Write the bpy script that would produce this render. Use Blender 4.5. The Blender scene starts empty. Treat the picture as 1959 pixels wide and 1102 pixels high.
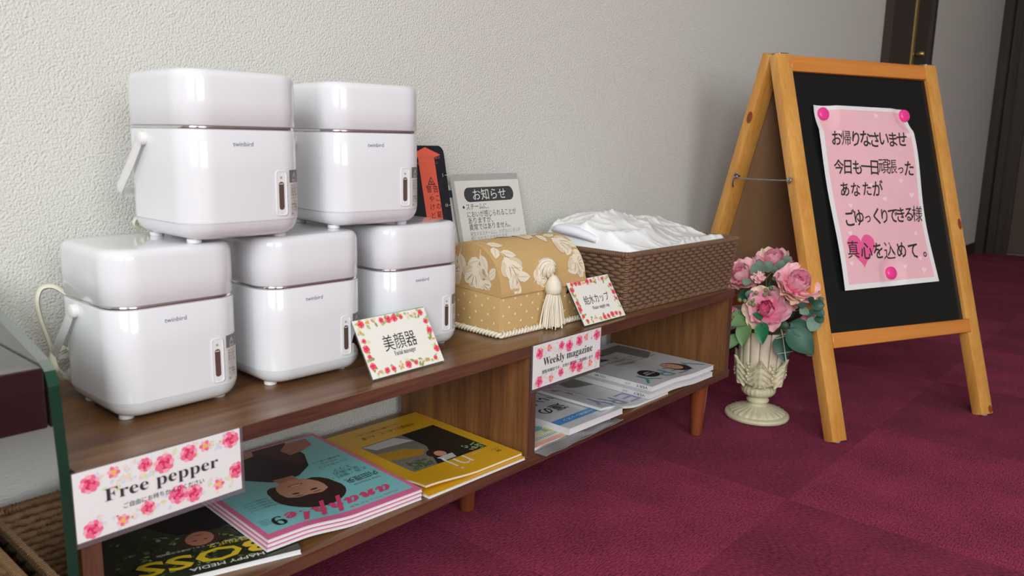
import bpy, bmesh, math, random
from math import sin, cos, pi, radians, sqrt
from mathutils import Vector, Matrix, noise

random.seed(11)
sc = bpy.context.scene
C = sc.collection

# ------------------------------------------------------------------ camera
def cam_axes(p, r, h):
    f = Vector((cos(p)*cos(h), cos(p)*sin(h), -sin(p)))
    rt = Vector((sin(h), -cos(h), 0)); up = rt.cross(f)
    return f, rt*cos(r)+up*sin(r), up*cos(r)-rt*sin(r)
CAM = Vector((-1.4438, -0.9510, 0.5763))
FW, RT, UP = cam_axes(0.1854, 0.0203, 0.7171)
cd = bpy.data.cameras.new('camera'); cam = bpy.data.objects.new('camera', cd); C.objects.link(cam)
mw = Matrix.Identity(4)
for i in range(3):
    mw[i][0] = RT[i]; mw[i][1] = UP[i]; mw[i][2] = -FW[i]; mw[i][3] = CAM[i]
cam.matrix_world = mw
cd.sensor_width = 36; cd.lens = 28.0; cd.clip_start = 0.02
cd.dof.use_dof = True; cd.dof.focus_distance = 1.22; cd.dof.aperture_fstop = 8.0
sc.camera = cam

# ------------------------------------------------------------------ light, exposure
w = bpy.data.worlds.new('world'); sc.world = w; w.use_nodes = True
w.node_tree.nodes['Background'].inputs[0].default_value = (0.75, 0.85, 1.0, 1)
w.node_tree.nodes['Background'].inputs[1].default_value = 0.6
sc.view_settings.view_transform = 'Standard'; sc.view_settings.look = 'None'
sc.view_settings.exposure = 0.0; sc.view_settings.gamma = 1.0
sc.view_settings.use_curve_mapping = False

def area(name, loc, target, sx, sy, power, col):
    l = bpy.data.lights.new(name, 'AREA'); l.shape = 'RECTANGLE'; l.size = sx; l.size_y = sy
    l.energy = power; l.color = col
    o = bpy.data.objects.new(name, l); C.objects.link(o); o.location = loc
    o.rotation_euler = (Vector(target)-Vector(loc)).to_track_quat('-Z', 'Y').to_euler()
    return o
# daylight through the side window (beyond the glass console) and the window behind the camera
area('window_daylight', (-3.16, -2.05, 1.50), (0, -1.85, 1.10), 1.40, 1.30, 74, (0.93, 0.99, 1.0))
area('window_daylight', (-1.95, -3.54, 1.45), (-1.95, 0, 1.15), 1.50, 1.40, 42, (0.95, 1.0, 0.98))

# ------------------------------------------------------------------ materials
def lin(c):
    out = []
    for x in c:
        x = x/255.0
        out.append(x/12.92 if x <= 0.04045 else ((x+0.055)/1.055)**2.4)
    return tuple(out)
MATS = {}
def pbsdf(name):
    m = bpy.data.materials.new(name); m.use_nodes = True
    nt = m.node_tree
    return m, nt, nt.nodes['Principled BSDF']
def link(nt, a, b): nt.links.new(a, b)
def M(name, col, rough=0.5, metal=0.0, var=0.05, scale=25.0, bump=0.0, bscale=250.0, trans=0.0, ior=1.45,
      coat=0.0, sub=0.0, stretch=(1, 1, 1), spec=0.5, alpha=1.0, bdist=0.001):
    if name in MATS: return MATS[name]
    m, nt, b = pbsdf(name)
    c = lin(col)
    tc = nt.nodes.new('ShaderNodeTexCoord'); mp = nt.nodes.new('ShaderNodeMapping')
    mp.inputs['Scale'].default_value = stretch
    link(nt, tc.outputs['Object'], mp.inputs[0])
    n = nt.nodes.new('ShaderNodeTexNoise'); n.inputs['Scale'].default_value = scale; n.inputs['Detail'].default_value = 4
    link(nt, mp.outputs[0], n.inputs[0])
    mx = nt.nodes.new('ShaderNodeMix'); mx.data_type = 'RGBA'
    mx.inputs[6].default_value = (*[x*(1-var) for x in c], 1)
    mx.inputs[7].default_value = (*[min(1, x*(1+var)) for x in c], 1)
    link(nt, n.outputs[0], mx.inputs[0]); link(nt, mx.outputs[2], b.inputs['Base Color'])
    b.inputs['Roughness'].default_value = rough; b.inputs['Metallic'].default_value = metal
    b.inputs['Transmission Weight'].default_value = trans; b.inputs['IOR'].default_value = ior
    b.inputs['Coat Weight'].default_value = coat; b.inputs['Coat Roughness'].default_value = 0.05
    b.inputs['Specular IOR Level'].default_value = spec; b.inputs['Alpha'].default_value = alpha
    if sub:
        b.inputs['Subsurface Weight'].default_value = sub; b.inputs['Subsurface Scale'].default_value = 0.004
    if bump:
        n2 = nt.nodes.new('ShaderNodeTexNoise'); n2.inputs['Scale'].default_value = bscale; n2.inputs['Detail'].default_value = 3
        link(nt, mp.outputs[0], n2.inputs[0])
        bp = nt.nodes.new('ShaderNodeBump'); bp.inputs['Strength'].default_value = bump; bp.inputs['Distance'].default_value = bdist
        link(nt, n2.outputs[0], bp.inputs['Height']); link(nt, bp.outputs[0], b.inputs['Normal'])
    MATS[name] = m
    return m
def WOOD(name, c1, c2, axis='X', rough=0.35, grain=60, coat=0.0, fine=1.0, spec=0.5, squash=0.06):
    if name in MATS: return MATS[name]
    m, nt, b = pbsdf(name)
    tc = nt.nodes.new('ShaderNodeTexCoord'); mp = nt.nodes.new('ShaderNodeMapping')
    s = {'X': (squash, 1, 1), 'Y': (1, squash, 1), 'Z': (1, 1, squash)}[axis]
    mp.inputs['Scale'].default_value = s
    link(nt, tc.outputs['Object'], mp.inputs[0])
    n = nt.nodes.new('ShaderNodeTexNoise'); n.inputs['Scale'].default_value = grain; n.inputs['Detail'].default_value = 5; n.inputs['Roughness'].default_value = 0.6
    n.inputs['Distortion'].default_value = 0.4
    link(nt, mp.outputs[0], n.inputs[0])
    n2 = nt.nodes.new('ShaderNodeTexNoise'); n2.inputs['Scale'].default_value = grain*7*fine; n2.inputs['Detail'].default_value = 3
    link(nt, mp.outputs[0], n2.inputs[0])
    ad = nt.nodes.new('ShaderNodeMath'); ad.operation = 'MULTIPLY_ADD'; ad.inputs[1].default_value = 0.45
    link(nt, n2.outputs[0], ad.inputs[0]); link(nt, n.outputs[0], ad.inputs[2])
    rp = nt.nodes.new('ShaderNodeValToRGB')
    rp.color_ramp.elements[0].position = 0.50; rp.color_ramp.elements[0].color = (*lin(c1), 1)
    rp.color_ramp.elements[1].position = 0.92; rp.color_ramp.elements[1].color = (*lin(c2), 1)
    link(nt, ad.outputs[0], rp.inputs[0]); link(nt, rp.outputs[0], b.inputs['Base Color'])
    b.inputs['Roughness'].default_value = rough; b.inputs['Coat Weight'].default_value = coat; b.inputs['Coat Roughness'].default_value = 0.12
    b.inputs['Specular IOR Level'].default_value = spec
    bp = nt.nodes.new('ShaderNodeBump'); bp.inputs['Strength'].default_value = 0.08; bp.inputs['Distance'].default_value = 0.0006
    link(nt, n2.outputs[0], bp.inputs['Height']); link(nt, bp.outputs[0], b.inputs['Normal'])
    MATS[name] = m
    return m
def INK(name, col, rough=0.45): return M('ink_'+name, col, rough, var=0.03, scale=60)
def CLEAR(name, tint=(245, 248, 248), rough=0.06, alpha=0.25):
    if name in MATS: return MATS[name]
    m, nt, b = pbsdf(name)
    t = nt.nodes.new('ShaderNodeBsdfTransparent'); t.inputs[0].default_value = (*lin(tint), 1)
    g = nt.nodes.new('ShaderNodeBsdfGlossy'); g.inputs['Roughness'].default_value = rough
    d = nt.nodes.new('ShaderNodeBsdfDiffuse'); d.inputs[0].default_value = (*lin(tint), 1)
    fr = nt.nodes.new('ShaderNodeFresnel'); fr.inputs[0].default_value = 1.45
    nz = nt.nodes.new('ShaderNodeTexNoise'); nz.inputs['Scale'].default_value = 40
    bp = nt.nodes.new('ShaderNodeBump'); bp.inputs['Strength'].default_value = 0.1; bp.inputs['Distance'].default_value = 0.001
    link(nt, nz.outputs[0], bp.inputs['Height']); link(nt, bp.outputs[0], g.inputs['Normal'])
    m1 = nt.nodes.new('ShaderNodeMixShader'); m1.inputs[0].default_value = alpha
    link(nt, t.outputs[0], m1.inputs[1]); link(nt, d.outputs[0], m1.inputs[2])
    m2 = nt.nodes.new('ShaderNodeMixShader'); link(nt, fr.outputs[0], m2.inputs[0])
    link(nt, m1.outputs[0], m2.inputs[1]); link(nt, g.outputs[0], m2.inputs[2])
    nt.nodes.remove(b)
    link(nt, m2.outputs[0], nt.nodes['Material Output'].inputs[0])
    MATS[name] = m
    return m

# ------------------------------------------------------------------ mesh building
PM = {}
class MB:
    def __init__(s): s.v = []; s.f = []; s.mi = []
    def add(s, verts, faces, mi=0, X=None):
        o = len(s.v)
        s.v += [tuple(X @ Vector(p)) if X is not None else tuple(p) for p in verts]
        s.f += [tuple(i+o for i in q) for q in faces]; s.mi += [mi]*len(faces)
        return s
    def box(s, x0, x1, y0, y1, z0, z1, mi=0, X=None, bev=0.0, seg=1):
        if bev <= 0:
            v = [(x0,y0,z0),(x1,y0,z0),(x1,y1,z0),(x0,y1,z0),(x0,y0,z1),(x1,y0,z1),(x1,y1,z1),(x0,y1,z1)]
            f = [(0,3,2,1),(4,5,6,7),(0,1,5,4),(1,2,6,5),(2,3,7,6),(3,0,4,7)]
            return s.add(v, f, mi, X)
        bm = bmesh.new(); bmesh.ops.create_cube(bm, size=1)
        for q in bm.verts:
            q.co = Vector((x0 if q.co.x < 0 else x1, y0 if q.co.y < 0 else y1, z0 if q.co.z < 0 else z1))
        bmesh.ops.bevel(bm, geom=bm.edges[:], offset=bev, segments=seg, profile=0.5, affect='EDGES')
        bm.verts.index_update()
        s.add([q.co.copy() for q in bm.verts], [tuple(x.index for x in q.verts) for q in bm.faces], mi, X)
        bm.free(); return s
    def loft(s, rings, mi=0, X=None, cap0=True, cap1=True, closed=True):
        n = len(rings[0]); v = [p for r in rings for p in r]; f = []
        for k in range(len(rings)-1):
            for i in range(n if closed else n-1):
                j = (i+1) % n
                f.append((k*n+i, k*n+j, (k+1)*n+j, (k+1)*n+i))
        if cap0: f.append(tuple(reversed(range(n))))
        if cap1: f.append(tuple((len(rings)-1)*n+i for i in range(n)))
        return s.add(v, f, mi, X)
    def lathe(s, prof, n=32, mi=0, X=None, flute=None, cap0=True, cap1=True):
        rings = []
        for k, (r, z) in enumerate(prof):
            ring = []
            for i in range(n):
                a = 2*pi*i/n
                rr = r*(flute(k, a) if flute else 1.0)
                ring.append((rr*cos(a), rr*sin(a), z))
            rings.append(ring)
        return s.loft(rings, mi, X, cap0, cap1)
    def tube(s, path, r, n=6, mi=0, X=None, closed=False, flat=1.0):
        P = [Vector(p) for p in path]; N = len(P); rings = []
        nrm = None
        for i in range(N):
            a = P[(i-1) % N] if (closed or i > 0) else P[0]
            b = P[(i+1) % N] if (closed or i < N-1) else P[-1]
            t = (b-a)
            if t.length < 1e-9: t = Vector((0, 0, 1))
            t.normalize()
            if nrm is None:
                nrm = Vector((0, 0, 1)) if abs(t.z) < 0.9 else Vector((1, 0, 0))
            nrm = (nrm - t*nrm.dot(t))
            if nrm.length < 1e-6: nrm = t.orthogonal()
            nrm.normalize()
            bn = t.cross(nrm)
            rr = r(i/(N-1)) if callable(r) else r
            rings.append([P[i]+nrm*(rr*cos(2*pi*k/n))+bn*(rr*flat*sin(2*pi*k/n)) for k in range(n)])
        if closed:
            rings.append(rings[0])
            return s.loft(rings, mi, X, False, False)
        return s.loft(rings, mi, X)
    def grid(s, fn, nu, nv, mi=0, X=None):
        v = [fn(i/nu, j/nv) for j in range(nv+1) for i in range(nu+1)]
        f = [(j*(nu+1)+i, j*(nu+1)+i+1, (j+1)*(nu+1)+i+1, (j+1)*(nu+1)+i) for j in range(nv) for i in range(nu)]
        return s.add(v, f, mi, X)
    def mesh(s, name, mats, smooth=35):
        me = bpy.data.meshes.new(name); me.from_pydata(s.v, [], s.f)
        for m in (mats if isinstance(mats, (list, tuple)) else [mats]): me.materials.append(m)
        me.polygons.foreach_set('material_index', s.mi)
        if smooth:
            me.polygons.foreach_set('use_smooth', [True]*len(me.polygons))
            me.set_sharp_from_angle(angle=radians(smooth))
        me.update(); return me
    def build(s, name, mats, parent=None, smooth=35, label=None, kind=None, world=False):
        if world and parent is not None and parent.name in PM:
            inv = PM[parent.name].inverted()
            s.v = [tuple(inv @ Vector(p)) for p in s.v]
        return put(name, s.mesh(name, mats, smooth), parent, label, kind)
def put(name, me, parent=None, label=None, kind=None, X=None):
    o = bpy.data.objects.new(name, me); C.objects.link(o)
    if parent is not None:
        o.parent = parent
        if parent.name in PM: PM[o.name] = PM[parent.name]
    if label: o['label'] = label
    if kind: o['kind'] = kind
    if X is not None: o.matrix_local = X
    return o
def tag(o, label, cat, group=None, kind=None):
    o['label'] = label; o['category'] = cat
    if group: o['group'] = group
    if kind: o['kind'] = kind
    return o
def thing(name, label, cat, loc=(0, 0, 0), rotz=0.0, group=None):
    o = bpy.data.objects.new(name, None); C.objects.link(o); o.empty_display_size = 0.02
    o.location = loc; o.rotation_euler = (0, 0, rotz)
    PM[o.name] = Matrix.Translation(Vector(loc)) @ Matrix.Rotation(rotz, 4, 'Z')
    return tag(o, label, cat, group)
def struct(name, mb, m, label=None, cat=None, smooth=0):
    o = mb.build(name, m, None, smooth); o['kind'] = 'structure'
    if label: o['label'] = label
    if cat: o['category'] = cat
    return o
def rrect(w, d, r, z, n=6, inset=0.0):
    w -= 2*inset; d -= 2*inset; r = max(0.001, r-inset); P = []
    for cx, cy, a0 in ((w/2-r, d/2-r, 0), (-w/2+r, d/2-r, 90), (-w/2+r, -d/2+r, 180), (w/2-r, -d/2+r, 270)):
        for k in range(n+1):
            a = radians(a0+90*k/n); P.append((cx+r*cos(a), cy+r*sin(a), z))
    return P
def smooth01(t):
    t = max(0.0, min(1.0, t)); return t*t*(3-2*t)
def catmull(P, n=8, closed=False):
    P = [Vector(p) for p in P]; out = []; N = len(P)
    for i in range(N if closed else N-1):
        p0 = P[(i-1) % N] if (closed or i > 0) else P[0]; p1 = P[i]; p2 = P[(i+1) % N]
        p3 = P[(i+2) % N] if (closed or i < N-2) else P[-1]
        for k in range(n):
            t = k/n
            out.append(0.5*((2*p1)+(p2-p0)*t+(2*p0-5*p1+4*p2-p3)*t*t+(3*p1-p0-3*p2+p3)*t*t*t))
    if not closed: out.append(P[-1])
    return out

# ------------------------------------------------------------------ flat print (lettering, printed pictures)
TXT = {}
def text2d(s, thin=0.0):
    k = (s, thin)
    if k in TXT: return TXT[k]
    cu = bpy.data.curves.new('t', 'FONT'); cu.body = s; cu.resolution_u = 2; cu.offset = thin
    o = bpy.data.objects.new('t', cu); me = bpy.data.meshes.new_from_object(o)
    v = [(p.co.x, p.co.y) for p in me.vertices]; f = [tuple(p.vertices) for p in me.polygons]
    bpy.data.objects.remove(o); bpy.data.meshes.remove(me); bpy.data.curves.remove(cu)
    TXT[k] = (v, f); return TXT[k]
def serif(s):
    out = ''
    for ch in s:
        if 'A' <= ch <= 'Z': out += chr(0x1D400+ord(ch)-65)
        elif 'a' <= ch <= 'z': out += chr(0x1D41A+ord(ch)-97)
        elif '0' <= ch <= '9': out += chr(0x1D7CE+ord(ch)-48)
        else: out += ch
    return out
def script_(s):
    return ''.join(chr(0x1D4EA+ord(ch)-97) if 'a' <= ch <= 'z' else ch for ch in s)
class Print:
    STEP = 0.00008
    def __init__(s): s.v = []; s.f = []; s.mi = []; s.mats = []
    def _m(s, m):
        if m not in s.mats: s.mats.append(m)
        return s.mats.index(m)
    def add(s, pts, faces, m, layer):
        s.n = getattr(s, 'n', 0)+1; layer = layer+(s.n % 19)*0.05
        o = len(s.v); s.v += [(x, y, layer) for x, y in pts]
        s.f += [tuple(i+o for i in q) for q in faces]; s.mi += [s._m(m)]*len(faces); return s
    def poly(s, pts, m, layer=1):
        ar = sum(pts[i-1][0]*pts[i][1]-pts[i][0]*pts[i-1][1] for i in range(len(pts)))
        q = tuple(range(len(pts)))
        return s.add(pts, [q if ar > 0 else tuple(reversed(q))], m, layer)
    def rect(s, x0, y0, x1, y1, m, layer=1, nx=1, ny=1):
        pts = [(x0+(x1-x0)*i/nx, y0+(y1-y0)*j/ny) for j in range(ny+1) for i in range(nx+1)]
        return s.add(pts, [(j*(nx+1)+i, j*(nx+1)+i+1, (j+1)*(nx+1)+i+1, (j+1)*(nx+1)+i) for j in range(ny) for i in range(nx)], m, layer)
    def ell(s, cx, cy, rx, ry, m, layer=1, rot=0.0, n=14):
        c, q = cos(rot), sin(rot); pts = []
        for k in range(n):
            a = 2*pi*k/n; x, y = rx*cos(a), ry*sin(a); pts.append((cx+x*c-y*q, cy+x*q+y*c))
        return s.poly(pts, m, layer)
    def rrect(s, x0, y0, x1, y1, r, m, layer=1, n=5):
        pts = [(p[0]+(x0+x1)/2, p[1]+(y0+y1)/2) for p in rrect(x1-x0, y1-y0, r, 0, n)]
        return s.poly(pts, m, layer)
    def text(s, t, x, y, size, m, layer=3, rot=0.0, thin=0.0, align='C', sx=1.0, shear=0.0, width=None):
        v, f = text2d(t, thin)
        if not v: return s
        x0 = min(p[0] for p in v); x1 = max(p[0] for p in v); y0 = min(p[1] for p in v); y1 = max(p[1] for p in v)
        if width: sx = width/(size*(x1-x0))
        ox = {'C': (x0+x1)/2, 'L': x0, 'R': x1}[align]; oy = (y0+y1)/2
        c, q = cos(rot), sin(rot); pts = []
        for px, py in v:
            a = (px-ox)*size*sx+(py-oy)*size*shear; b = (py-oy)*size
            pts.append((x+a*c-b*q, y+a*q+b*c))
        return s.add(pts, f, m, layer)
    def leaf(s, x, y, L, Wd, rot, m, layer=1):
        c, q = cos(rot), sin(rot); pts = []
        for a, b in ((0, 0), (.25, .42), (.55, .5), (.8, .3), (1, 0), (.8, -.3), (.55, -.5), (.25, -.42)):
            px, py = a*L, b*Wd; pts.append((x+px*c-py*q, y+px*q+py*c))
        return s.poly(pts, m, layer)
    def rose(s, x, y, r, mats, layer=2, rng=random):
        n = 9; a0 = rng.random()*6
        for k in range(n):
            a = a0+2*pi*k/n; s.ell(x+cos(a)*r*.62, y+sin(a)*r*.62, r*.40, r*.36, mats[0] if k % 2 else mats[1], layer, a, 9)
        for k in range(6):
            a = a0+.4+2*pi*k/6; s.ell(x+cos(a)*r*.36, y+sin(a)*r*.36, r*.30, r*.24, mats[1] if k % 2 else mats[2], layer+1, a+1.2, 9)
        s.ell(x, y, r*.26, r*.22, mats[2], layer+2, a0, 9)
        s.ell(x+r*.12, y-r*.1, r*.16, r*.12, mats[1], layer+3, a0, 8)
        return s
    def build(s, name, parent, fn, label=None, world=True, kind=None, sub=0.0):
        if sub:
            bm = bmesh.new(); vs = [bm.verts.new(p) for p in s.v]
            for q, mi in zip(s.f, s.mi):
                if len(set(q)) < 3: continue
                try: fc = bm.faces.new([vs[i] for i in q]); fc.material_index = mi
                except ValueError: pass
            bmesh.ops.triangulate(bm, faces=bm.faces[:])
            for _ in range(5):
                ed = [e for e in bm.edges if (e.verts[0].co.xy-e.verts[1].co.xy).length > sub]
                if not ed: break
                bmesh.ops.subdivide_edges(bm, edges=ed, cuts=1); bmesh.ops.triangulate(bm, faces=[f for f in bm.faces if len(f.verts) > 3])
            bm.verts.index_update()
            s.v = [tuple(q.co) for q in bm.verts]; s.f = [tuple(x.index for x in q.verts) for q in bm.faces]; s.mi = [q.material_index for q in bm.faces]; bm.free()
        mb = MB(); mb.v = [tuple(fn(x, y, 0.0002+l*s.STEP)) for x, y, l in s.v]; mb.f = s.f; mb.mi = s.mi
        return mb.build(name, s.mats, parent, 0, label, kind, world)
def planefn(o, u, v):
    o = Vector(o); u = Vector(u).normalized(); v = Vector(v).normalized(); n = u.cross(v)
    return lambda x, y, h: o+u*x+v*y+n*h

INK('black', (38, 36, 38)); INK('grey', (110, 108, 110))
BLACK = MATS['ink_black']; GREYI = MATS['ink_grey']
PAPER = M('white_paper', (232, 230, 230), 0.45, var=0.02)
ROSE = (INK('rose_pale', (246, 168, 190)), INK('rose_mid', (238, 110, 142)), INK('rose_deep', (214, 50, 96)))
ROSE2 = (INK('red_pale', (244, 140, 142)), INK('red_mid', (236, 88, 104)), INK('red_deep', (208, 44, 80)))
LEAFI = (INK('leaf_olive', (146, 166, 92)), INK('leaf_green', (176, 198, 120)), INK('leaf_pale', (216, 226, 180)))
CREAMI = (INK('flower_tan', (232, 210, 176)), INK('flower_blue', (208, 218, 232)), INK('flower_blush', (246, 214, 206)))
CENTRE = INK('flower_yellow', (236, 186, 90)); ORANGEI = INK('orange', (240, 160, 90))

# ================================================================== THE SETTING
WALLY = 0.018
def wallpaper():
    m, nt, b = pbsdf('wallpaper')
    tc = nt.nodes.new('ShaderNodeTexCoord')
    n = nt.nodes.new('ShaderNodeTexNoise'); n.inputs['Scale'].default_value = 330; n.inputs['Detail'].default_value = 2; n.inputs['Roughness'].default_value = 0.5
    v = nt.nodes.new('ShaderNodeTexVoronoi'); v.inputs['Scale'].default_value = 420; v.feature = 'SMOOTH_F1'
    link(nt, tc.outputs['Object'], n.inputs[0]); link(nt, tc.outputs['Object'], v.inputs[0])
    ad = nt.nodes.new('ShaderNodeMath'); ad.operation = 'MULTIPLY_ADD'; ad.inputs[1].default_value = -0.6
    link(nt, v.outputs[0], ad.inputs[0]); link(nt, n.outputs[0], ad.inputs[2])
    bp = nt.nodes.new('ShaderNodeBump'); bp.inputs['Strength'].default_value = 1.0; bp.inputs['Distance'].default_value = 0.0015
    link(nt, ad.outputs[0], bp.inputs['Height']); link(nt, bp.outputs[0], b.inputs['Normal'])
    n3 = nt.nodes.new('ShaderNodeTexNoise'); n3.inputs['Scale'].default_value = 3
    link(nt, tc.outputs['Object'], n3.inputs[0])
    mx = nt.nodes.new('ShaderNodeMix'); mx.data_type = 'RGBA'
    mx.inputs[6].default_value = (*lin((212, 210, 203)), 1); mx.inputs[7].default_value = (*lin((217, 215, 209)), 1)
    link(nt, n3.outputs[0], mx.inputs[0]); link(nt, mx.outputs[2], b.inputs['Base Color'])
    b.inputs['Roughness'].default_value = 0.85
    return m
WALLM = wallpaper()
DARKTRIM = WOOD('dark_trim', (40, 30, 26), (58, 44, 38), 'Z', 0.4, 30)
XL, XR, YF, ZC = -3.2, 3.68, -3.6, 2.4
wb = struct('wall_back', MB().box(XL, XR, WALLY, WALLY+0.1, 0, ZC), WALLM, 'off-white pebbled wallpaper wall behind the shelf', 'wall')
WY0, WY1, WZ0, WZ1 = -2.80, -1.30, 0.80, 2.20
struct('wall_left', MB().box(XL-0.1, XL, YF, WY0, 0, ZC).box(XL-0.1, XL, WY1, WALLY+0.1, 0, ZC).box(XL-0.1, XL, WY0, WY1, 0, WZ0).box(XL-0.1, XL, WY0, WY1, WZ1, ZC), WALLM)
wf = struct('window_1', MB().box(XL-0.07, XL-0.03, WY0, WY1, WZ0, WZ0+0.05).box(XL-0.07, XL-0.03, WY0, WY1, WZ1-0.05, WZ1).box(XL-0.07, XL-0.03, WY0, WY0+0.05, WZ0+0.05, WZ1-0.05)
     .box(XL-0.07, XL-0.03, WY1-0.05, WY1, WZ0+0.05, WZ1-0.05).box(XL-0.07, XL-0.03, -2.075, -2.025, WZ0+0.05, WZ1-0.05), M('window_aluminium', (150, 150, 150), 0.4, 0.8))
MB().box(XL-0.052, XL-0.048, WY0+0.05, WY1-0.05, WZ0+0.05, WZ1-0.05).build('pane', CLEAR('window_glass', alpha=0.02), wf, 0)
struct('wall_end', MB().box(XR, XR+0.1, YF, WALLY+0.1, 0, ZC), WALLM)
struct('ceiling', MB().box(XL-0.1, XR+0.1, YF-0.1, WALLY+0.1, ZC, ZC+0.1), M('ceiling_white', (225, 224, 220), 0.9, var=0.02))
# front wall with a window opening
fm = MB(); holes = [(-2.75, -1.15)]; z0, z1 = 0.70, 2.20
fm.box(XL, XR, YF-0.1, YF, 0, z0).box(XL, XR, YF-0.1, YF, z1, ZC)
for a, b in ((XL, holes[0][0]), (holes[0][1], XR)): fm.box(a, b, YF-0.1, YF, z0, z1)
struct('wall_front', fm, WALLM)
for k, (a, b) in enumerate(holes):
    wf = struct('window_%d' % (k+2), MB().box(a, b, YF-0.07, YF-0.03, z0, z0+0.05).box(a, b, YF-0.07, YF-0.03, z1-0.05, z1)
           .box(a, a+0.05, YF-0.07, YF-0.03, z0+0.05, z1-0.05).box(b-0.05, b, YF-0.07, YF-0.03, z0+0.05, z1-0.05)
           .box((a+b)/2-0.025, (a+b)/2+0.025, YF-0.07, YF-0.03, z0+0.05, z1-0.05), M('window_aluminium', (150, 150, 150), 0.4, 0.8))
    MB().box(a+0.05, b-0.05, YF-0.052, YF-0.048, z0+0.05, z1-0.05).build('pane', CLEAR('window_glass', alpha=0.02), wf, 0)
# floor with carpet tiles
fl = struct('floor', MB().box(XL-0.1, XR+0.1, YF-0.1, WALLY+0.1, -0.06, -0.004), M('floor_screed', (60, 30, 40), 0.9))
def carpet(name, c, ang):
    m, nt, b = pbsdf(name)
    tc = nt.nodes.new('ShaderNodeTexCoord')
    n = nt.nodes.new('ShaderNodeTexNoise'); n.inputs['Scale'].default_value = 420; n.inputs['Detail'].default_value = 2
    n2 = nt.nodes.new('ShaderNodeTexNoise'); n2.inputs['Scale'].default_value = 9
    mp = nt.nodes.new('ShaderNodeMapping'); mp.inputs['Scale'].default_value = (1, 0.35, 1) if ang else (0.35, 1, 1)
    link(nt, tc.outputs['Object'], mp.inputs[0]); link(nt, mp.outputs[0], n.inputs[0]); link(nt, tc.outputs['Object'], n2.inputs[0])
    ad = nt.nodes.new('ShaderNodeMath'); ad.operation = 'MULTIPLY_ADD'; ad.inputs[1].default_value = 0.35
    link(nt, n2.outputs[0], ad.inputs[0]); link(nt, n.outputs[0], ad.inputs[2])
    rp = nt.nodes.new('ShaderNodeValToRGB')
    rp.color_ramp.elements[0].position = 0.40; rp.color_ramp.elements[0].color = (*lin([x*0.66 for x in c]), 1)
    rp.color_ramp.elements[1].position = 0.95; rp.color_ramp.elements[1].color = (*lin([min(255, x*1.45) for x in c]), 1)
    link(nt, ad.outputs[0], rp.inputs[0]); link(nt, rp.outputs[0], b.inputs['Base Color'])
    b.inputs['Roughness'].default_value = 0.95; b.inputs['Specular IOR Level'].default_value = 0.1
    b.inputs['Sheen Weight'].default_value = 0.02; b.inputs['Sheen Roughness'].default_value = 0.5
    bp = nt.nodes.new('ShaderNodeBump'); bp.inputs['Strength'].default_value = 0.9; bp.inputs['Distance'].default_value = 0.003
    link(nt, n.outputs[0], bp.inputs['Height']); link(nt, bp.outputs[0], b.inputs['Normal'])
    return m
TS = 0.46
tiles = []
for c, a in (((122, 43, 68), 0), ((109, 37, 60), 1), ((116, 40, 64), 0)):
    tiles.append(MB().box(0.0001, TS-0.0001, 0.0001, TS-0.0001, -0.0075, 0.0, bev=0.0003).mesh('carpet_tile', carpet('carpet_%d' % len(tiles), c, a), 0))
i0 = int((XL-0.248)//TS); i1 = int((XR-0.248)//TS)
for i in range(i0, i1+1):
    for j in range(-7, 2):
        x, y = 0.248+i*TS, -0.49+j*TS
        if y > WALLY or y+TS < YF or x+TS < XL or x > XR: continue
        o = put('carpet_tile', tiles[(i+j) % 2 if random.random() < .8 else 2], fl)
        o.location = (x, y, 0.0)
# baseboards
BBM = M('baseboard_brown', (48, 36, 34), 0.5)
struct('baseboard_back', MB().box(XL, 1.655, WALLY-0.006, WALLY, 0, 0.06).box(2.20, XR, WALLY-0.006, WALLY, 0, 0.06), BBM)
struct('baseboard_end', MB().box(XR-0.006, XR, YF, -1.10, 0, 0.06), BBM)
# dark door with brass edge in the back wall, far beyond the easel
d1 = struct('door_1', MB().box(1.66, 1.915, WALLY-0.03, WALLY, 0, 2.05).box(1.945, 2.19, WALLY-0.022, WALLY, 0, 2.05).box(1.66, 2.19, WALLY-0.03, WALLY, 2.05, 2.12),
            M('door_brown', (58, 46, 38), 0.45, var=0.12, scale=14), 'dark brown door with a thin brass strip in the wallpapered wall', 'door')
MB().box(1.915, 1.945, WALLY-0.034, WALLY-0.001, 0, 2.05, bev=0.003).build('brass_strip', M('brass', (196, 170, 110), 0.3, 0.9), d1, 0, 'brass edge strip')
MB().box(2.155, 2.19, WALLY-0.036, WALLY-0.022, 0, 2.05).build('door_jamb', DARKTRIM, d1, 0)
MB().lathe([(0.004, 0), (0.009, .004), (0.013, .018), (0.009, .03), (0.0, .034)], 14, X=Matrix.Translation((2.0, WALLY-0.022, 0.93)) @ Matrix.Rotation(pi/2, 4, 'X')).build('door_knob', MATS['brass'], d1)
# door in the end wall
d2 = struct('door_2', MB().box(XR-0.02, XR-0.001, -1.0, -0.13, 0.012, 2.0), M('door_taupe', (82, 68, 58), 0.55, var=0.08, scale=40),
            'dark taupe door at the far end of the corridor', 'door')
fr = MB()
fr.box(XR-0.045, XR, -0.135, -0.075, 0, 2.06).box(XR-0.03, XR, -0.075, -0.03, 0, 2.06).box(XR-0.045, XR, -1.07, -1.0, 0, 2.06).box(XR-0.045, XR, -1.07, -0.03, 2.0, 2.06)
fr.build('door_frame', DARKTRIM, d2, 0)
MB().box(XR-0.05, XR, -1.0, -0.135, 0.0, 0.012, bev=0.003).build('threshold', M('steel_strip', (150, 145, 140), 0.35, 0.9), d2, 0, 'pale metal threshold strip')
struct('trim_1', MB().box(XR-0.09, XR-0.001, WALLY-0.045, WALLY-0.0005, 0, 2.4), DARKTRIM)

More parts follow.
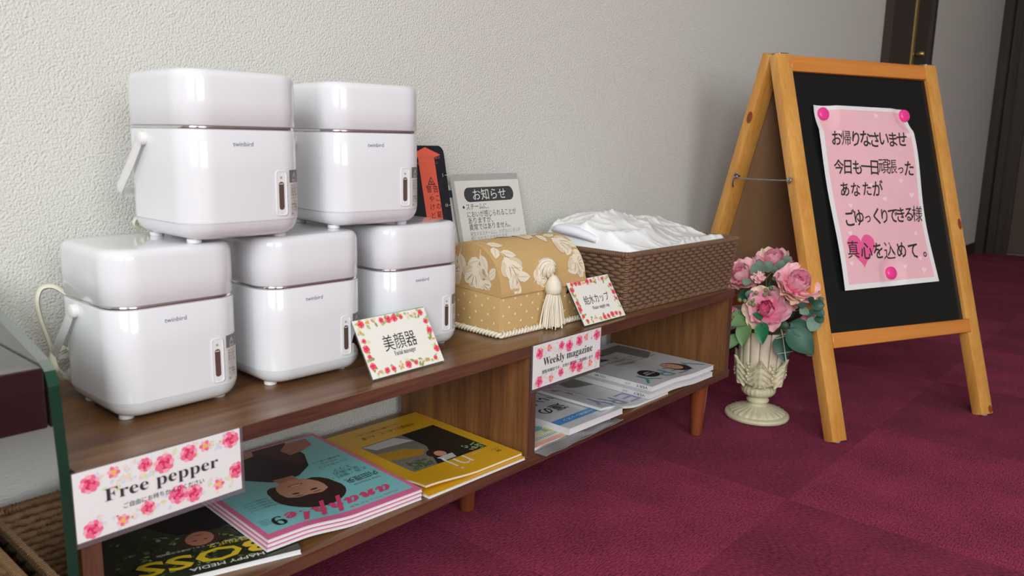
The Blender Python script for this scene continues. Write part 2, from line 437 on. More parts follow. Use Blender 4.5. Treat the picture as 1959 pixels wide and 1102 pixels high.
# ================================================================== SHELF UNIT
ZT, ZB, D = 0.296, 0.1327, 0.2707
TOPW = WOOD('walnut_top', (90, 56, 32), (136, 96, 60), 'X', 0.34, 34, coat=0.12)
SIDEW = WOOD('walnut_panel', (92, 56, 32), (136, 92, 54), 'Z', 0.42, 40)
EDGEW = WOOD('walnut_edge', (70, 40, 30), (104, 66, 50), 'X', 0.42, 60)
EDGEV = WOOD('walnut_edge_upright', (70, 42, 32), (104, 68, 52), 'Z', 0.42, 60)
shelf = thing('low_shelf', 'low walnut-veneer shelf with two open bays on short tapered legs', 'shelf', (-0.606, -D/2, 0))
def board(name, x0, x1, za, zb, mat, emat):
    p = MB().box(x0, x1, -D, 0, za, zb, bev=0.0006).build(name, mat, shelf, 0, world=True)
    MB().box(x0, x1, -D-0.0008, -D, za+0.0005, zb-0.0005).build('edge_band', emat, p, 0, world=True)
    return p
board('top_board', -1.212, 0.0, ZT-0.0168, ZT, TOPW, EDGEW)
board('bottom_board', -1.212, 0.0, ZB-0.016, ZB, TOPW, EDGEW)
for x0, x1, nm in ((-1.212, -1.1956, 'side_panel'), (-0.623, -0.6068, 'divider_panel'), (-0.0200, -0.0035, 'side_panel')):
    p = MB().box(x0, x1, -D+0.001, 0, ZB, ZT-0.0168).build(nm, SIDEW, shelf, 0, world=True)
    MB().box(x0+0.0004, x1-0.0004, -D+0.0002, -D+0.001, ZB, ZT-0.0168).build('edge_band', EDGEV, p, 0, world=True)
LEGW = WOOD('leg_stain', (92, 42, 22), (134, 70, 38), 'Z', 0.3, 40, coat=0.3)
for x, y, sx, sy in ((-0.054, -0.236, .0, .0), (-0.054, -0.04, 0, 0), (-0.604, -0.134, 0, 0), (-1.155, -0.236, 0, 0), (-1.155, -0.04, 0, 0)):
    MB().lathe([(0.0095, 0), (0.0112, 0.002), (0.0130, 0.03), (0.0160, 0.075), (0.0185, 0.1167)], 24, X=Matrix.Translation((x, y, 0))).build('leg', LEGW, shelf, world=True)

# ================================================================== FACIAL STEAMERS
WH = M('glossy_white_plastic', (224, 224, 228), 0.14, var=0.01, coat=0.5)
WH2 = M('satin_white_plastic', (226, 224, 224), 0.38, var=0.01)
CHROME = M('chrome', (222, 220, 220), 0.08, 1.0, var=0.0)
GAUGE = M('gauge_window', (92, 72, 66), 0.15, coat=0.6)
LABELG = INK('label_grey', (112, 110, 110)); LABELW = INK('label_white', (214, 210, 206))
MW, MD, MR, HS, HT = 0.1348, 0.1404, 0.030, 0.1152, 0.1705
def front_wrap(sx, z, h):
    """sx: distance along the front skin from the front's middle; wraps round the corner"""
    flat = MW/2-MR; sg = 1 if sx >= 0 else -1; a = abs(sx)
    if a <= flat: return Vector((sx, -MD/2-h, z))
    t = (a-flat)/MR
    return Vector((sg*(flat+(MR+h)*sin(t)), -(MD/2-MR)-(MR+h)*cos(t), z))
def lettermark(pr, s0, z, size):
    pr.text('twinbird', s0, z, size, INK('logo_grey', (104, 108, 120)), 0, width=0.0222, thin=0.004)
def steamer(label, x, y, z, rot, cord=None):
    t = thing('facial_steamer', label, 'steamer', (x, y, z), rot, 'white facial steamers stacked on the shelf')
    rr = lambda zz, ins: rrect(MW, MD, MR, zz, 8, ins)
    MB().loft([rr(0.0035, 0.022), rr(0.0042, 0.015), rr(0.0065, 0.0085), rr(0.0105, 0.0042), rr(0.0155, 0.0014), rr(0.0205, 0.0)]).build('base', WH, t, 50)
    MB().loft([rr(0.0206, 0.0009), rr(0.0214, 0.0009), rr(0.0215, 0.0), rr(0.070, 0.0), rr(0.1118, 0.0), rr(0.1126, 0.0006)]).build('body', WH, t, 40)
    MB().loft([rr(0.1126, 0.0022), rr(0.1132, 0.0014), rr(0.1158, 0.0014), rr(0.1164, 0.0022)]).build('chrome_ring', CHROME, t, 60)
    MB().loft([rr(0.1164, 0.0009), rr(0.1170, 0.0002), rr(0.140, 0.0), rr(0.1610, 0.0002), rr(0.1652, 0.0011), rr(0.1682, 0.0032), rr(0.1698, 0.0062), rr(0.1704, 0.010), rr(0.1705, 0.030)]).build('lid', WH, t, 60)
    for fx in (-0.0487, 0.0487):
        for fy in (-MD/2+0.0293, MD/2-0.0293):
            MB().lathe([(0.0066, 0), (0.0072, 0.0008), (0.0072, 0.0045)], 18, X=Matrix.Translation((fx, fy, 0))).build('foot', WH2, t)
    pr = Print(); lettermark(pr, -0.0072, 0.0990, 0.0065); pr.build('lettering', t, front_wrap, 'small grey maker name', world=False)
    # water gauge: raised white plate, dark slot
    pl = MB(); ring = lambda ins, h: [front_wrap(p[0]+0.0345, p[1]+0.0485, h) for p in rrect(0.0142, 0.048, 0.0042, 0, 5, ins)]
    pl.loft([ring(0, 0.0002), ring(0.0002, 0.0010), ring(0.0012, 0.0013), ring(0.0016, 0.0006)], cap0=False)
    g = pl.build('gauge_plate', WH2, t, 40)
    pr = Print(); pr.rrect(0.0345-0.0031, 0.0312, 0.0345+0.0031, 0.0605, 0.0028, GAUGE, 6)
    pr.rect(0.0322, 0.0580, 0.0366, 0.0586, INK('mark_white', (240, 240, 240)), 8)
    pr.rect(0.0332, 0.0636, 0.0356, 0.0660, INK('mark_grey', (150, 155, 160)), 6)
    pr.text('U', 0.0345, 0.0278, 0.004, INK('mark_pale', (196, 192, 190)), 6)
    pr.build('gauge_window', g, front_wrap, 'dark slot window', world=False)
    # caution sticker round the corner
    pr = Print(); pr.rect(0.0452, 0.0236, 0.0668, 0.0725, LABELW, 0, nx=8); pr.rect(0.0452, 0.0592, 0.0668, 0.0725, LABELG, 1, nx=8)
    pr.poly([(0.0500, 0.0640), (0.0570, 0.0640), (0.0535, 0.0708)], LABELW, 2)
    pr.poly([(0.0514, 0.0648), (0.0556, 0.0648), (0.0535, 0.0691)], LABELG, 3)
    pr.rect(0.0530, 0.0654, 0.0538, 0.0678, LABELW, 4)
    pr.text('警告', 0.0535, 0.0613, 0.0042, LABELW, 2)
    for k, s in enumerate(('やけどや', '恐れあり', '湯を捨て', '蒸気に触', 'れないで', 'ください', '使用後は', '必ず電源', 'プラグを', '抜く')):
        pr.text(s, 0.0470, 0.0562-k*0.0033, 0.0031 if k > 1 else 0.0036, INK('label_text', (92, 86, 84)), 2, align='L')
    pr.build('caution_sticker', t, front_wrap, 'grey and white warning sticker', world=False)
    # bail handle swung to the back
    hb = MB(); yp, zp, yb, zb = 0.0152, 0.1030, MD/2+0.010, 0.0445
    path = [(-MW/2-0.0045, yp, zp), (-MW/2-0.005, yp+0.02, zp-0.022), (-MW/2-0.005, yb-0.02, zb+0.014), (-MW/2-0.003, yb-0.006, zb+0.003), (-MW/2+0.010, yb, zb), (0, yb, zb),
            (MW/2-0.010, yb, zb), (MW/2+0.003, yb-0.006, zb+0.003), (MW/2+0.005, yb-0.02, zb+0.014), (MW/2+0.005, yp+0.02, zp-0.022), (MW/2+0.0045, yp, zp)]
    hb.tube(catmull(path, 5), 0.0062, 8, flat=0.42)
    h = hb.build('handle', WH2, t, 60)
    for s in (-1, 1):
        MB().lathe([(0.0068, 0), (0.0075, 0.003), (0.0070, 0.0062), (0.004, 0.0075)], 16, X=Matrix.Translation((s*(MW/2-0.0005), yp, zp)) @ Matrix.Rotation(s*pi/2, 4, 'Y')).build('handle_pivot', WH2, h)
    if cord:
        for path in cord:
            MB().tube(catmull(path, 6), 0.0026, 7, flat=1.6).build('power_cord', M('cord_cream', (214, 210, 190), 0.5), t, 60, 'cream power cord')
    return t
by = MD/2
cordA = [[(-0.050, by, 0.105), (-0.062, by+0.012, 0.117), (-0.073, by+0.018, 0.116), (-0.0785, by+0.018, 0.104), (-0.0770, by+0.018, 0.085), (-0.073, by+0.016, 0.065), (-0.070, by+0.014, 0.048), (-0.068, by+0.012, 0.030), (-0.055, by+0.012, 0.018), (-0.03, by+0.012, 0.012)]]
for k in range(5):
    cordA.append([(-0.060+0.002*k, by+0.006+0.003*k, 0.052-0.003*k), (-0.073+0.001*k, by+0.004+0.003*k, 0.046-0.004*k), (-0.0745+0.002*k, by-0.004+0.004*k, 0.034-0.003*k), (-0.066+0.002*k, by+0.010+0.002*k, 0.022-0.002*k), (-0.045, by+0.012+0.003*k, 0.010+0.004*k), (-0.02, by+0.012+0.003*k, 0.012+0.007*k)])
cordA.append([(-0.060, by+0.020, 0.050), (-0.0705, by+0.010, 0.046), (-0.0715, by+0.010, 0.037), (-0.060, by+0.020, 0.033)])
cordB = [[(-0.035, by, 0.018), (-0.050, by+0.010, 0.016), (-0.054, by+0.012, 0.010), (-0.048, by+0.014, 0.004)], [(-0.03, by, 0.014), (-0.043, by+0.012, 0.013), (-0.047, by+0.012, 0.009), (-0.040, by+0.015, 0.004)], [(-0.025, by, 0.012), (-0.036, by+0.012, 0.012), (-0.040, by+0.013, 0.008), (-0.034, by+0.016, 0.004)]]
Z2 = ZT+HT
steamer('white facial steamer on the shelf beside the glass panel, cream cord looped behind it', -1.0774, -0.1288, ZT, -0.0033, cordA)
steamer('white facial steamer in the middle of the three standing on the shelf', -0.9161, -0.1331, ZT, -0.0354)
steamer('white facial steamer on the shelf next to the tan fabric chest', -0.7465, -0.1277, ZT, -0.0398)
steamer('white facial steamer in the top row, on the steamer beside the glass panel', -1.0054, -0.1444, Z2, -0.0036, cordB)
steamer('white facial steamer in the top row, nearer the black and red warning board', -0.8157, -0.1281, Z2, -0.1034)

# ================================================================== CARDS AND SIGNS
CLR = CLEAR('clear_acrylic', alpha=0.06)
def card_stand(label, bl, width, height, dirx, lean, jp, en, jsize, jwidth, ewidth):
    t = thing('card_stand', label, 'sign', (bl[0], bl[1], ZT), dirx, 'small lettered cards on the shelf')
    L = radians(lean); v = Vector((0, sin(L), cos(L))); o = Vector((0, 0, 0.0022)); u = Vector((1, 0, 0)); n = u.cross(v)
    X = Matrix(((1, v.x, n.x, o.x), (0, v.y, n.y, o.y), (0, v.z, n.z, o.z), (0, 0, 0, 1)))
    MB().box(-0.001, width+0.001, -0.0012, height+0.001, -0.0016, -0.0008, X=X).box(0.004, width-0.004, height*.82, height*.9, -0.0040, -0.0016, X=X).build('holder', CLR, t, 0)
    yb = height*.86*v.y
    a = Vector((0, yb+0.0045, height*.86*v.z)); b = Vector((0, yb+0.026, 0.0006))
    sb = MB()
    for k in range(1):
        sb.add([(0.004, a.y, a.z), (width-0.004, a.y, a.z), (width-0.004, b.y, b.z), (0.004, b.y, b.z), (0.004, a.y+0.001, a.z), (width-0.004, a.y+0.001, a.z), (width-0.004, b.y+0.001, b.z), (0.004, b.y+0.001, b.z)],
               [(0, 1, 2, 3), (7, 6, 5, 4), (0, 4, 5, 1), (1, 5, 6, 2), (2, 6, 7, 3), (3, 7, 4, 0)])
    sb.build('prop', CLR, t, 0)
    MB().box(0, width, 0, height, -0.0006, 0.0002, X=X).build('card', M('cream_card', (238, 234, 226), 0.4, var=0.01), t, 0)
    pr = Print(); rng = random.Random(len(jp)*7+3)
    W_, H_ = width, height
    def border(n, fx, fy, jit):
        for k in range(n):
            q = (k+.5)/n; x, y = fx(q), fy(q)
            for _ in range(3):
                pr.leaf(x+rng.uniform(-jit, jit), y+rng.uniform(-jit, jit)*.7, rng.uniform(.005, .009), rng.uniform(.003, .005), rng.uniform(0, 6.3), rng.choice(LEAFI), 1)
            if rng.random() < .75: pr.rose(x+rng.uniform(-.3, .3)*jit, y+rng.uniform(-.3, .3)*jit, rng.uniform(.0030, .0052), ROSE2, 3, rng)
            else:
                for _ in range(4): pr.ell(x+rng.uniform(-jit, jit), y+rng.uniform(-jit, jit)*.6, .0016, .0013, rng.choice((ORANGEI, CREAMI[2], ROSE2[0])), 3, n=7)
    border(10, lambda q: .005+q*(W_-.010), lambda q: H_-.0055, .003)
    border(9, lambda q: .006+q*(W_-.012), lambda q: .0065, .003)
    border(5, lambda q: .0055, lambda q: .010+q*(H_-.020), .0025)
    border(4, lambda q: W_-.0055, lambda q: .012+q*(H_-.024), .0025)
    pr.v = [(min(max(x, 0.0003), W_-0.0003), min(max(y_, 0.0003), H_-0.0003), l) for x, y_, l in pr.v]
    pr.build('floral_print', t, lambda x, y, h: X @ Vector((x, y, h+0.0002)), world=False)
    pr = Print()
    pr.text(jp, W_*.50, H_*.52, jsize, BLACK, 8, thin=-0.006, width=jwidth)
    pr.text(serif(en), W_*.52, H_*.315, 0.0085, GREYI, 8, thin=-0.004, width=ewidth)
    pr.build('lettering', t, lambda x, y, h: X @ Vector((x, y, h+0.0002)), world=False)
    return t
card_stand('rose-bordered card in a clear stand before the steamers, facial massager lettering', (-0.8789, -0.2480), 0.1152, 0.0735, 0.015, 31, '美顔器', 'Facial massager', 0.022, 0.052, 0.034)
card_stand('rose-bordered card in a clear stand between chest and wicker basket, water cup lettering', (-0.4795, -0.2590), 0.1106, 0.0735, -0.004, 32, '給水カップ', 'Water supply cup', 0.0165, 0.066, 0.044)

LAM = CLEAR('laminate_film', (236, 226, 232), 0.08, 0.10)
def hung_sign(label, x0, x1, z0, z1, title, sub, tw, sw, seed):
    y = -D-0.0022; t = thing('hanging_sign', label, 'sign', ((x0+x1)/2, y, z0), 0, 'laminated floral signs on the shelf edge')
    fn = planefn((x0, y-0.0006, z0), (1, 0, 0), (0, 0, 1)); W_, H_ = x1-x0, z1-z0
    MB().box(x0-0.0035, x1+0.0035, y-0.00005, y+0.0007, z0-0.005, z1+0.0008).build('laminate', LAM, t, 0, world=True)
    MB().box(x0, x1, y-0.0006, y-0.0001, z0, z1).build('sheet', PAPER, t, 0, world=True)
    rng = random.Random(seed); pr = Print()
    for k in range(130):
        side = rng.random() < .5
        x = rng.uniform(.003, W_-.006); yy = (H_-rng.uniform(.003, .021)) if side else rng.uniform(.003, .021)
        if side and x > W_*.62: yy = H_-rng.uniform(.002, .012)
        if not side and x < W_*.12: yy = rng.uniform(.003, .014)
        q = rng.random()
        if q < .55: pr.leaf(x, yy, rng.uniform(.004, .007), rng.uniform(.0025, .004), rng.uniform(0, 6.3), rng.choice(CREAMI+(LEAFI[2],)), 0)
        else:
            for _ in range(5): pr.ell(x+rng.uniform(-.002, .002), yy+rng.uniform(-.002, .002), .0013, .0011, rng.choice(CREAMI), 0, n=7)
    s = W_/0.152
    big = [(.013, .050), (.060, .053), (.077, .049), (.100, .052), (.142, .0535), (.013, .009), (.060, .0125), (.088, .0155), (.147, .021), (.103, .0115)]
    for k, (a, b) in enumerate(big): pr.rose(a*s, b, (.0084, .0066, .0092, .0084, .0086)[k % 5], ROSE, 2, rng)
    for a, b in ((.033, .0545), (.116, .0545), (.038, .0085), (.128, .0125)):
        for k in range(6):
            an = 2*pi*k/6+a*90; pr.ell(a*s+cos(an)*.0032, b+sin(an)*.0032, .0026, .0020, ROSE[1] if k % 2 else ROSE[0], 3, an, 8)
        pr.ell(a*s, b, .0024, .0024, CENTRE, 5, n=9)
    pr.v = [(min(max(x, 0.0003), W_-0.0003), min(max(y_, 0.0003), H_-0.0003), l) for x, y_, l in pr.v]
    pr.build('floral_print', t, fn)
    pr = Print()
    pr.text(serif(title), W_*.50, H_*.55, 0.0165, INK('title_soft', (58, 50, 52)), 9, thin=-0.006, width=tw)
    pr.text(sub, W_*.50, H_*.345, 0.0056, BLACK, 9, width=sw)
    pr.build('lettering', t, fn)
hung_sign('laminated rose-print sign reading Free pepper, hung on the shelf edge', -1.2158, -1.0640, 0.2335, 0.2957, 'Free pepper', 'ご自由にお持ちかえりください', 0.104, 0.074, 5)
hung_sign('laminated rose-print sign reading Weekly magazine, hung on the shelf edge', -0.6190, -0.4575, 0.2318, 0.2948, 'Weekly magazine', '閲覧用雑誌です。お持ち帰りはご遠慮願います', 0.118, 0.122, 9)

# ================================================================== BOARDS LEANING ON THE WALL
def lean_fn(y0, s):
    v = Vector((0, s, 1)).normalized(); u = Vector((1, 0, 0)); n = u.cross(v)
    def fn(x, z, h): return Vector((x, y0+s*(z-ZT), z))+n*h
    return fn
fnN = lean_fn(-0.05, 0.24)
def slab(fn, x0, x1, z0, z1, h0, h1, r=0.002, skew=0.0):
    ring = [(p[0]+(x0+x1)/2, p[1]+(z0+z1)/2) for p in rrect(x1-x0, z1-z0, r, 0, 4)]
    return MB().loft([[fn(a+skew*(b-z0), b, h) for a, b in ring] for h in (h0, h1)])
t = thing('instruction_sheet', 'printed notice sheets in a clear sleeve leaning on the wall behind the fabric chest', 'paper', (-0.43, -0.05, ZT))
slab(fnN, -0.515, -0.345, ZT+0.001, 0.5155, 0.0010, 0.0014).build('sleeve', CLEAR('sleeve_film', (238, 238, 236), 0.2, 0.45), t, 0, world=True)
slab(fnN, -0.513, -0.349, ZT+0.001, 0.5080, -0.0004, 0.0008).build('sheet', M('sheet_back', (214, 211, 206), 0.6), t, 0, world=True)
slab(fnN, -0.507, -0.346, ZT+0.001, 0.5045, 0.0016, 0.0022).build('sheet', M('notice_paper', (222, 218, 212), 0.6, var=0.02), t, 0, world=True)
pr = Print(); fz = lambda x, z, h: fnN(x, z, 0.0022+h)
DG = INK('dark_grey', (64, 66, 68))
pr.rrect(-0.4890, 0.4690, -0.3645, 0.4930, 0.0119, DG, 0, 8)
pr.text('お知らせ', -0.4268, 0.4810, 0.0205, INK('notice_white', (226, 224, 220)), 2, width=0.083)
pr.ell(-0.4945, 0.4612, 0.0024, 0.0024, DG, 0)
for s, z, xx in (('スチームに、', 0.4612, .055), ('においが感じられることが', 0.4490, .124), ('ありますが、', 0.4385, .060), ('異常ではありません。', 0.4275, .103)):
    pr.text(s, -0.4885, z, 0.0118, DG, 0, align='L', width=xx)
for s, z, xx in (('発生するスチームに、わずかににおいが', 0.4165, .128), ('感じられることがあります。', 0.4085, .094)):
    pr.text(s, -0.4885, z, 0.0078, INK('mid_grey', (150, 150, 150)), 0, align='L', width=xx)
pr.build('lettering', t, fz)
t = thing('leaflet', 'pale leaflet edge peeking out behind the notice sheets', 'paper', (-0.45, -0.040, ZT))
fnL = lean_fn(-0.044, 0.24)
slab(fnL, -0.5235, -0.40, ZT+0.001, 0.4985, -0.0006, 0.0002).build('sheet', M('leaflet_paper', (206, 202, 194), 0.6), t, 0, world=True)
pr = Print(); pr.rect(-0.5225, 0.478, -0.505, 0.490, DG, 0); pr.build('print', t, fnL)

fnW = lean_fn(-0.05, 0.20)
t = thing('warning_board', 'black plastic board with a red arrow, leaning on the wall behind the steamers', 'sign', (-0.575, -0.05, ZT))
slab(fnW, -0.6200, -0.5290, ZT+0.001, 0.5625, -0.0012, 0.0010, 0.012).build('panel', M('black_plastic', (34, 36, 44), 0.35), t, 40, world=True)
pr = Print(); RED = INK('signal_red', (236, 104, 82)); WHT = INK('print_white', (196, 198, 202))
fz = lambda x, z, h: fnW(x, z, 0.0008+h)
pr.poly([(-0.5690, 0.5600), (-0.6020, 0.5480), (-0.5865, 0.5440), (-0.5820, 0.300), (-0.5460, 0.300), (-0.5520, 0.5440), (-0.5370, 0.5480)], RED, 0)
for k, s in enumerate(('ここまで使用処理の', '必ずしてください')):
    pr.text(s, -0.5675, 0.5440-k*0.0085, 0.0060, INK('faint_red', (196, 110, 100)), 2, width=0.056-0.012*k)
pr.poly([(-0.5730, 0.5010), (-0.5570, 0.5010), (-0.5650, 0.5140)], BLACK, 2); pr.poly([(-0.5706, 0.5024), (-0.5594, 0.5024), (-0.5650, 0.5115)], RED, 4)
for k in range(3): pr.rect(-0.5674+0.0018*k, 0.5032, -0.5664+0.0018*k, 0.5068, BLACK, 6)
pr.text('警', -0.5718, 0.4945, 0.0125, BLACK, 2); pr.text('告', -0.5578, 0.4945, 0.0125, BLACK, 2)
for k, ch in enumerate('この範囲内に手'): pr.text(ch, -0.5560, 0.4795-0.0128*k, 0.0112, BLACK, 2)
for k, ch in enumerate('やけどになります'): pr.text(ch, -0.5690, 0.4790-0.0128*k, 0.0112, BLACK, 2)
for z, s in ((0.5155, '5'), (0.4675, '10'), (0.4195, '15')):
    pr.text(s, -0.5380, z, 0.0072, WHT, 2); pr.rect(-0.5335, z-0.0004, -0.5292, z+0.0004, WHT, 2)
    for k in range(5):
        a = radians(100+40*k); pr.rect(-0.5405+cos(a)*.0075-.0003, z-0.016+sin(a)*.006-.0012, -0.5405+cos(a)*.0075+.0003, z-0.016+sin(a)*.006+.0012, INK('dim_white', (96, 100, 108)), 2)
pr.build('lettering', t, fz)

# ================================================================== FABRIC CHEST
CX, CY, CW, CDp = -0.5245, -0.1510, 0.190, 0.130
TAN = M('tan_fabric', (200, 164, 110), 0.8, var=0.10, scale=500, bump=0.25, bscale=700)
IVORY = INK('ivory_weave', (232, 220, 198), 0.75); IVORY2 = INK('ivory_shade', (216, 198, 168), 0.75)
ROPE = M('ivory_cord', (226, 216, 196), 0.6, bump=0.3, bscale=600)
chest = thing('fabric_chest', 'small tan fabric-covered chest with domed floral lid and ivory tassel', 'box', (CX, CY, ZT), radians(-2.0))
hb = 0.065; R = CDp/2+0.002
MB().box(-CW/2, CW/2, -CDp/2, CDp/2, 0.002, hb, bev=0.0015, seg=2).build('box_body', TAN, chest, 40)
# lid: half barrel with front flap
def dome(th, x, r=R): return (x, -r*cos(th), hb+0.0005+r*0.99*sin(th))
N = 28; ring0 = []; lm = MB()
xs = (-CW/2-0.001, CW/2+0.001)
prof = [(-R-0.0015, hb-0.006)]+[(-R*cos(pi*k/N)-(0.0015 if k == 0 else 0), hb+0.0005+R*0.99*sin(pi*k/N)) for k in range(N+1)]
lm.loft([[(x, y, z) for y, z in prof] for x in xs])
lid = lm.build('lid', TAN, chest, 40)
def lidfn(x, s, h):
    th = max(-0.02, s/R); rr = R+0.0003+h*1.2
    if s < 0: return Vector((x, -R-0.0017-h*1.2, hb+s))
    return Vector((x, -rr*cos(th), hb+0.0005+rr*0.99*sin(th)))
def sprig(pr, x, s, L, rot, rng, blossom=True, scale=1.0):
    c, q = cos(rot), sin(rot)
    n = 9; pts = []; up = []; dn = []
    for k in range(n+1):
        a = k/n; px = a*L; py = 0.10*L*sin(a*3.0)
        up.append((x+px*c-(py+.0008)*q, s+px*q+(py+.0008)*c)); dn.append((x+px*c-(py-.0008)*q, s+px*q+(py-.0008)*c))
    for k in range(n): pr.poly([up[k], up[k+1], dn[k+1], dn[k]], IVORY, 1)
    for k in range(2, n, 2):
        bx, by_ = up[k]; sg = 1 if (k//2) % 2 else -1
        lf(pr, bx, by_, .018*scale, .010*scale, rot+sg*0.9)
    if blossom:
        ex, ey = up[-1]
        for k in range(5):
            a = rot-1.1+k*.55; pr.ell(ex+cos(a)*.009*scale, ey+sin(a)*.009*scale, .0095*scale, .0062*scale, IVORY if k % 2 else IVORY2, 3+k % 2, a, 11)
        pr.ell(ex, ey, .006*scale, .005*scale, IVORY, 6, rot, 10)
        for k in range(3):
            a = rot-.5+k*.5; pr.ell(ex+cos(a)*.010*scale, ey+sin(a)*.010*scale, .006*scale, .0008, INK('ivory_line', (186, 160, 124)), 7, a, 8)
def lf(pr, x, y, L, Wd, rot):
    pr.leaf(x, y, L, Wd, rot, IVORY, 2); pr.ell(x+cos(rot)*L*.5, y+sin(rot)*L*.5, L*.42, Wd*.06, IVORY2, 4, rot, 8)
rng = random.Random(4)
def clampdome(x, y):
    d = sqrt((x-R)**2+y*y)
    return (x, max(y, 0.0005)) if d < R-0.0015 else (R+(x-R)*(R-.0015)/d, max(0.0005, y*(R-.0015)/d))
for a in ((-.088, .095, .055, -1.25, True, 1.5), (-.080, .040, .040, -1.0, False, 1.6), (.018, .112, .06, -.75, True, 1.5), (.074, .078, .045, -1.5, True, 1.45), (-.036, .128, .05, -.4, True, 1.4), (-.090, .140, .06, .2, True, 1.4),
          (.055, .140, .05, 2.6, True, 1.4), (.0, .175, .05, .4, True, 1.3), (-.06, .165, .05, -.5, True, 1.3), (.090, .040, .03, -2.2, False, 1.3), (-.026, .008, .012, .3, True, 1.0), (.060, .020, .02, .3, True, .9)):
    pr = Print(); sprig(pr, a[0], a[1], a[2], a[3], rng, a[4], a[5])
    pr.v = [(min(max(x, -CW/2), CW/2), min(max(y, -.004), pi*R), l) for x, y, l in pr.v]
    pr.build('woven_flower_print', lid, lidfn, 'ivory woven flower spray', world=False, sub=0.006)
for a in ((.052, .056, .036, -2.2, True, 1.7), (.092, .058, .034, -1.9, True, 1.5), (.112, .010, .014, 1.6, False, 1.0), (.026, .012, .012, .6, True, .9), (.080, .020, .02, -.6, True, 1.0), (.018, .032, .03, 1.2, False, 1.2)):
    pr = Print(); sprig(pr, a[0], a[1], a[2], a[3], rng, a[4], a[5])
    pr.v = [(*clampdome(x, y), l) for x, y, l in pr.v]
    pr.build('woven_flower_print', lid, lambda x, y, h: Vector((-CW/2-0.001-h*1.2, R-x, hb+0.0005+y)), 'ivory woven flower spray', world=False)
def dots(fn, wid):
    pr = Print(); k = 0; y = 0.008
    while y < hb-0.004:
        x = 0.006+(0.0125 if k % 2 else 0)
        while x < wid-0.003:
            pr.poly([(x-.0022, y), (x, y-.0022), (x+.0022, y), (x, y+.0022)], IVORY, 1); x += 0.025
        y += 0.0115; k += 1
    return pr.build('dot_pattern', bpy.data.objects[body_name], fn, 'ivory diamond dots', world=False)
body_name = [c for c in chest.children if c.name.startswith('box_body')][0].name
dots(lambda x, y, h: Vector((-CW/2+x, -CDp/2-h, y)), CW)
dots(lambda x, y, h: Vector((-CW/2-h, CDp/2-x, y)), CDp)
dots(lambda x, y, h: Vector((CW/2+h, -CDp/2+x, y)), CDp)
# rope trim round the foot, three twisted strands
rp = MB(); base = []
for p in rrect(CW+0.010, CDp+0.010, 0.006, 0.0048, 5): base.append(Vector(p))
def resample(P, step):
    out = []; n = len(P)
    for i in range(n):
        a, b = P[i], P[(i+1) % n]; L = (b-a).length; k = max(1, int(round(L/step)))
        for j in range(k): out.append(a+(b-a)*(j/k))
    return out
base = resample(base, 0.0016)
for s in range(2):
    path = []; acc = 0
    for i, p in enumerate(base):
        nx = base[(i+1) % len(base)]; tdir = (nx-p); 
        if tdir.length < 1e-9: tdir = Vector((1, 0, 0))
        tdir.normalize(); side = Vector((tdir.y, -tdir.x, 0)); a = 2*pi*(i/8.0)+s*pi
        path.append(p+side*(cos(a)*.0027)+Vector((0, 0, sin(a)*.0025)))
    rp.tube(path, 0.0024, 6, closed=True)
rp.build('rope_trim', ROPE, chest, 60, 'twisted ivory rope')
# knotted button and tassel
kb = MB(); bc = Vector((0.004, -R*cos(0.40)-0.005, hb+R*sin(0.40)+0.001))
bdir = Vector((0, -cos(0.40), sin(0.40)))
Xb = Matrix.Translation(bc) @ bdir.to_track_quat('Z', 'Y').to_matrix().to_4x4()
for k in range(9):
    a0 = 2*pi*k/9; path = []
    for j in range(12):
        q = j/11; th = (q*1.05-0.10)*pi/1.02; a = a0+q*2.3; r = 0.0128*sin(min(pi, max(0.02, th*0.62+0.10)))
        path.append((r*cos(a), r*sin(a), 0.0125*cos(th*0.62+0.1)-0.003))
    kb.tube(path, 0.0030, 6, X=Xb)
kb.lathe([(0.0112, -0.006), (0.0115, 0), (0.0085, 0.006), (0.001, 0.0088)], 20, X=Xb)
kb.build('knot_button', ROPE, chest, 60, 'knotted ivory cord button')
ta = thing  # (tassel is a part of the chest)
tm = MB(); tx, ty = 0.006, -R-0.0105
tm.lathe([(0.0035, 0.0815), (0.0075, 0.0770), (0.0110, 0.0700), (0.0128, 0.0620), (0.0120, 0.0555), (0.0095, 0.0530)], 20, X=Matrix.Translation((tx, ty, 0)), flute=lambda k, a: 1+0.10*sin(9*a+k*2.6))
tassel = tm.build('tassel', ROPE, chest, 60, 'ivory thread tassel')
fr = MB(); rng = random.Random(3)
for k in range(230):
    a = rng.uniform(0, 2*pi); q = sqrt(rng.random()); r0 = 0.0108*q; r1 = (0.0165+0.0085*rng.random())*max(.30, q)
    e = 0.0015+rng.random()*0.006 if rng.random() > .08 else -0.0
    e = max(e, 0.0012)
    x0, y0 = cos(a)*r0, sin(a)*r0*.75; x1, y1 = cos(a)*r1*1.12, sin(a)*r1*.55
    y1 = min(y1, 0.006)
    fr.tube([(tx+x0, ty+y0, 0.0545), (tx+x0*.45+x1*.55+rng.uniform(-.001, .001), ty+y0*.5+y1*.5, 0.036), (tx+x1*.9, ty+y1*.9, 0.018), (tx+x1+rng.uniform(-.0012, .0012), ty+y1, e)], 0.00085, 4)
fr.build('fringe', ROPE, tassel, 60, kind='stuff')
MB().tube([bc-Vector((0, 0.001, 0.010)), Vector((tx-.001, ty+.002, 0.086)), Vector((tx, ty, 0.080))], 0.0014, 6).build('hanging_loop', ROPE, tassel, 60)

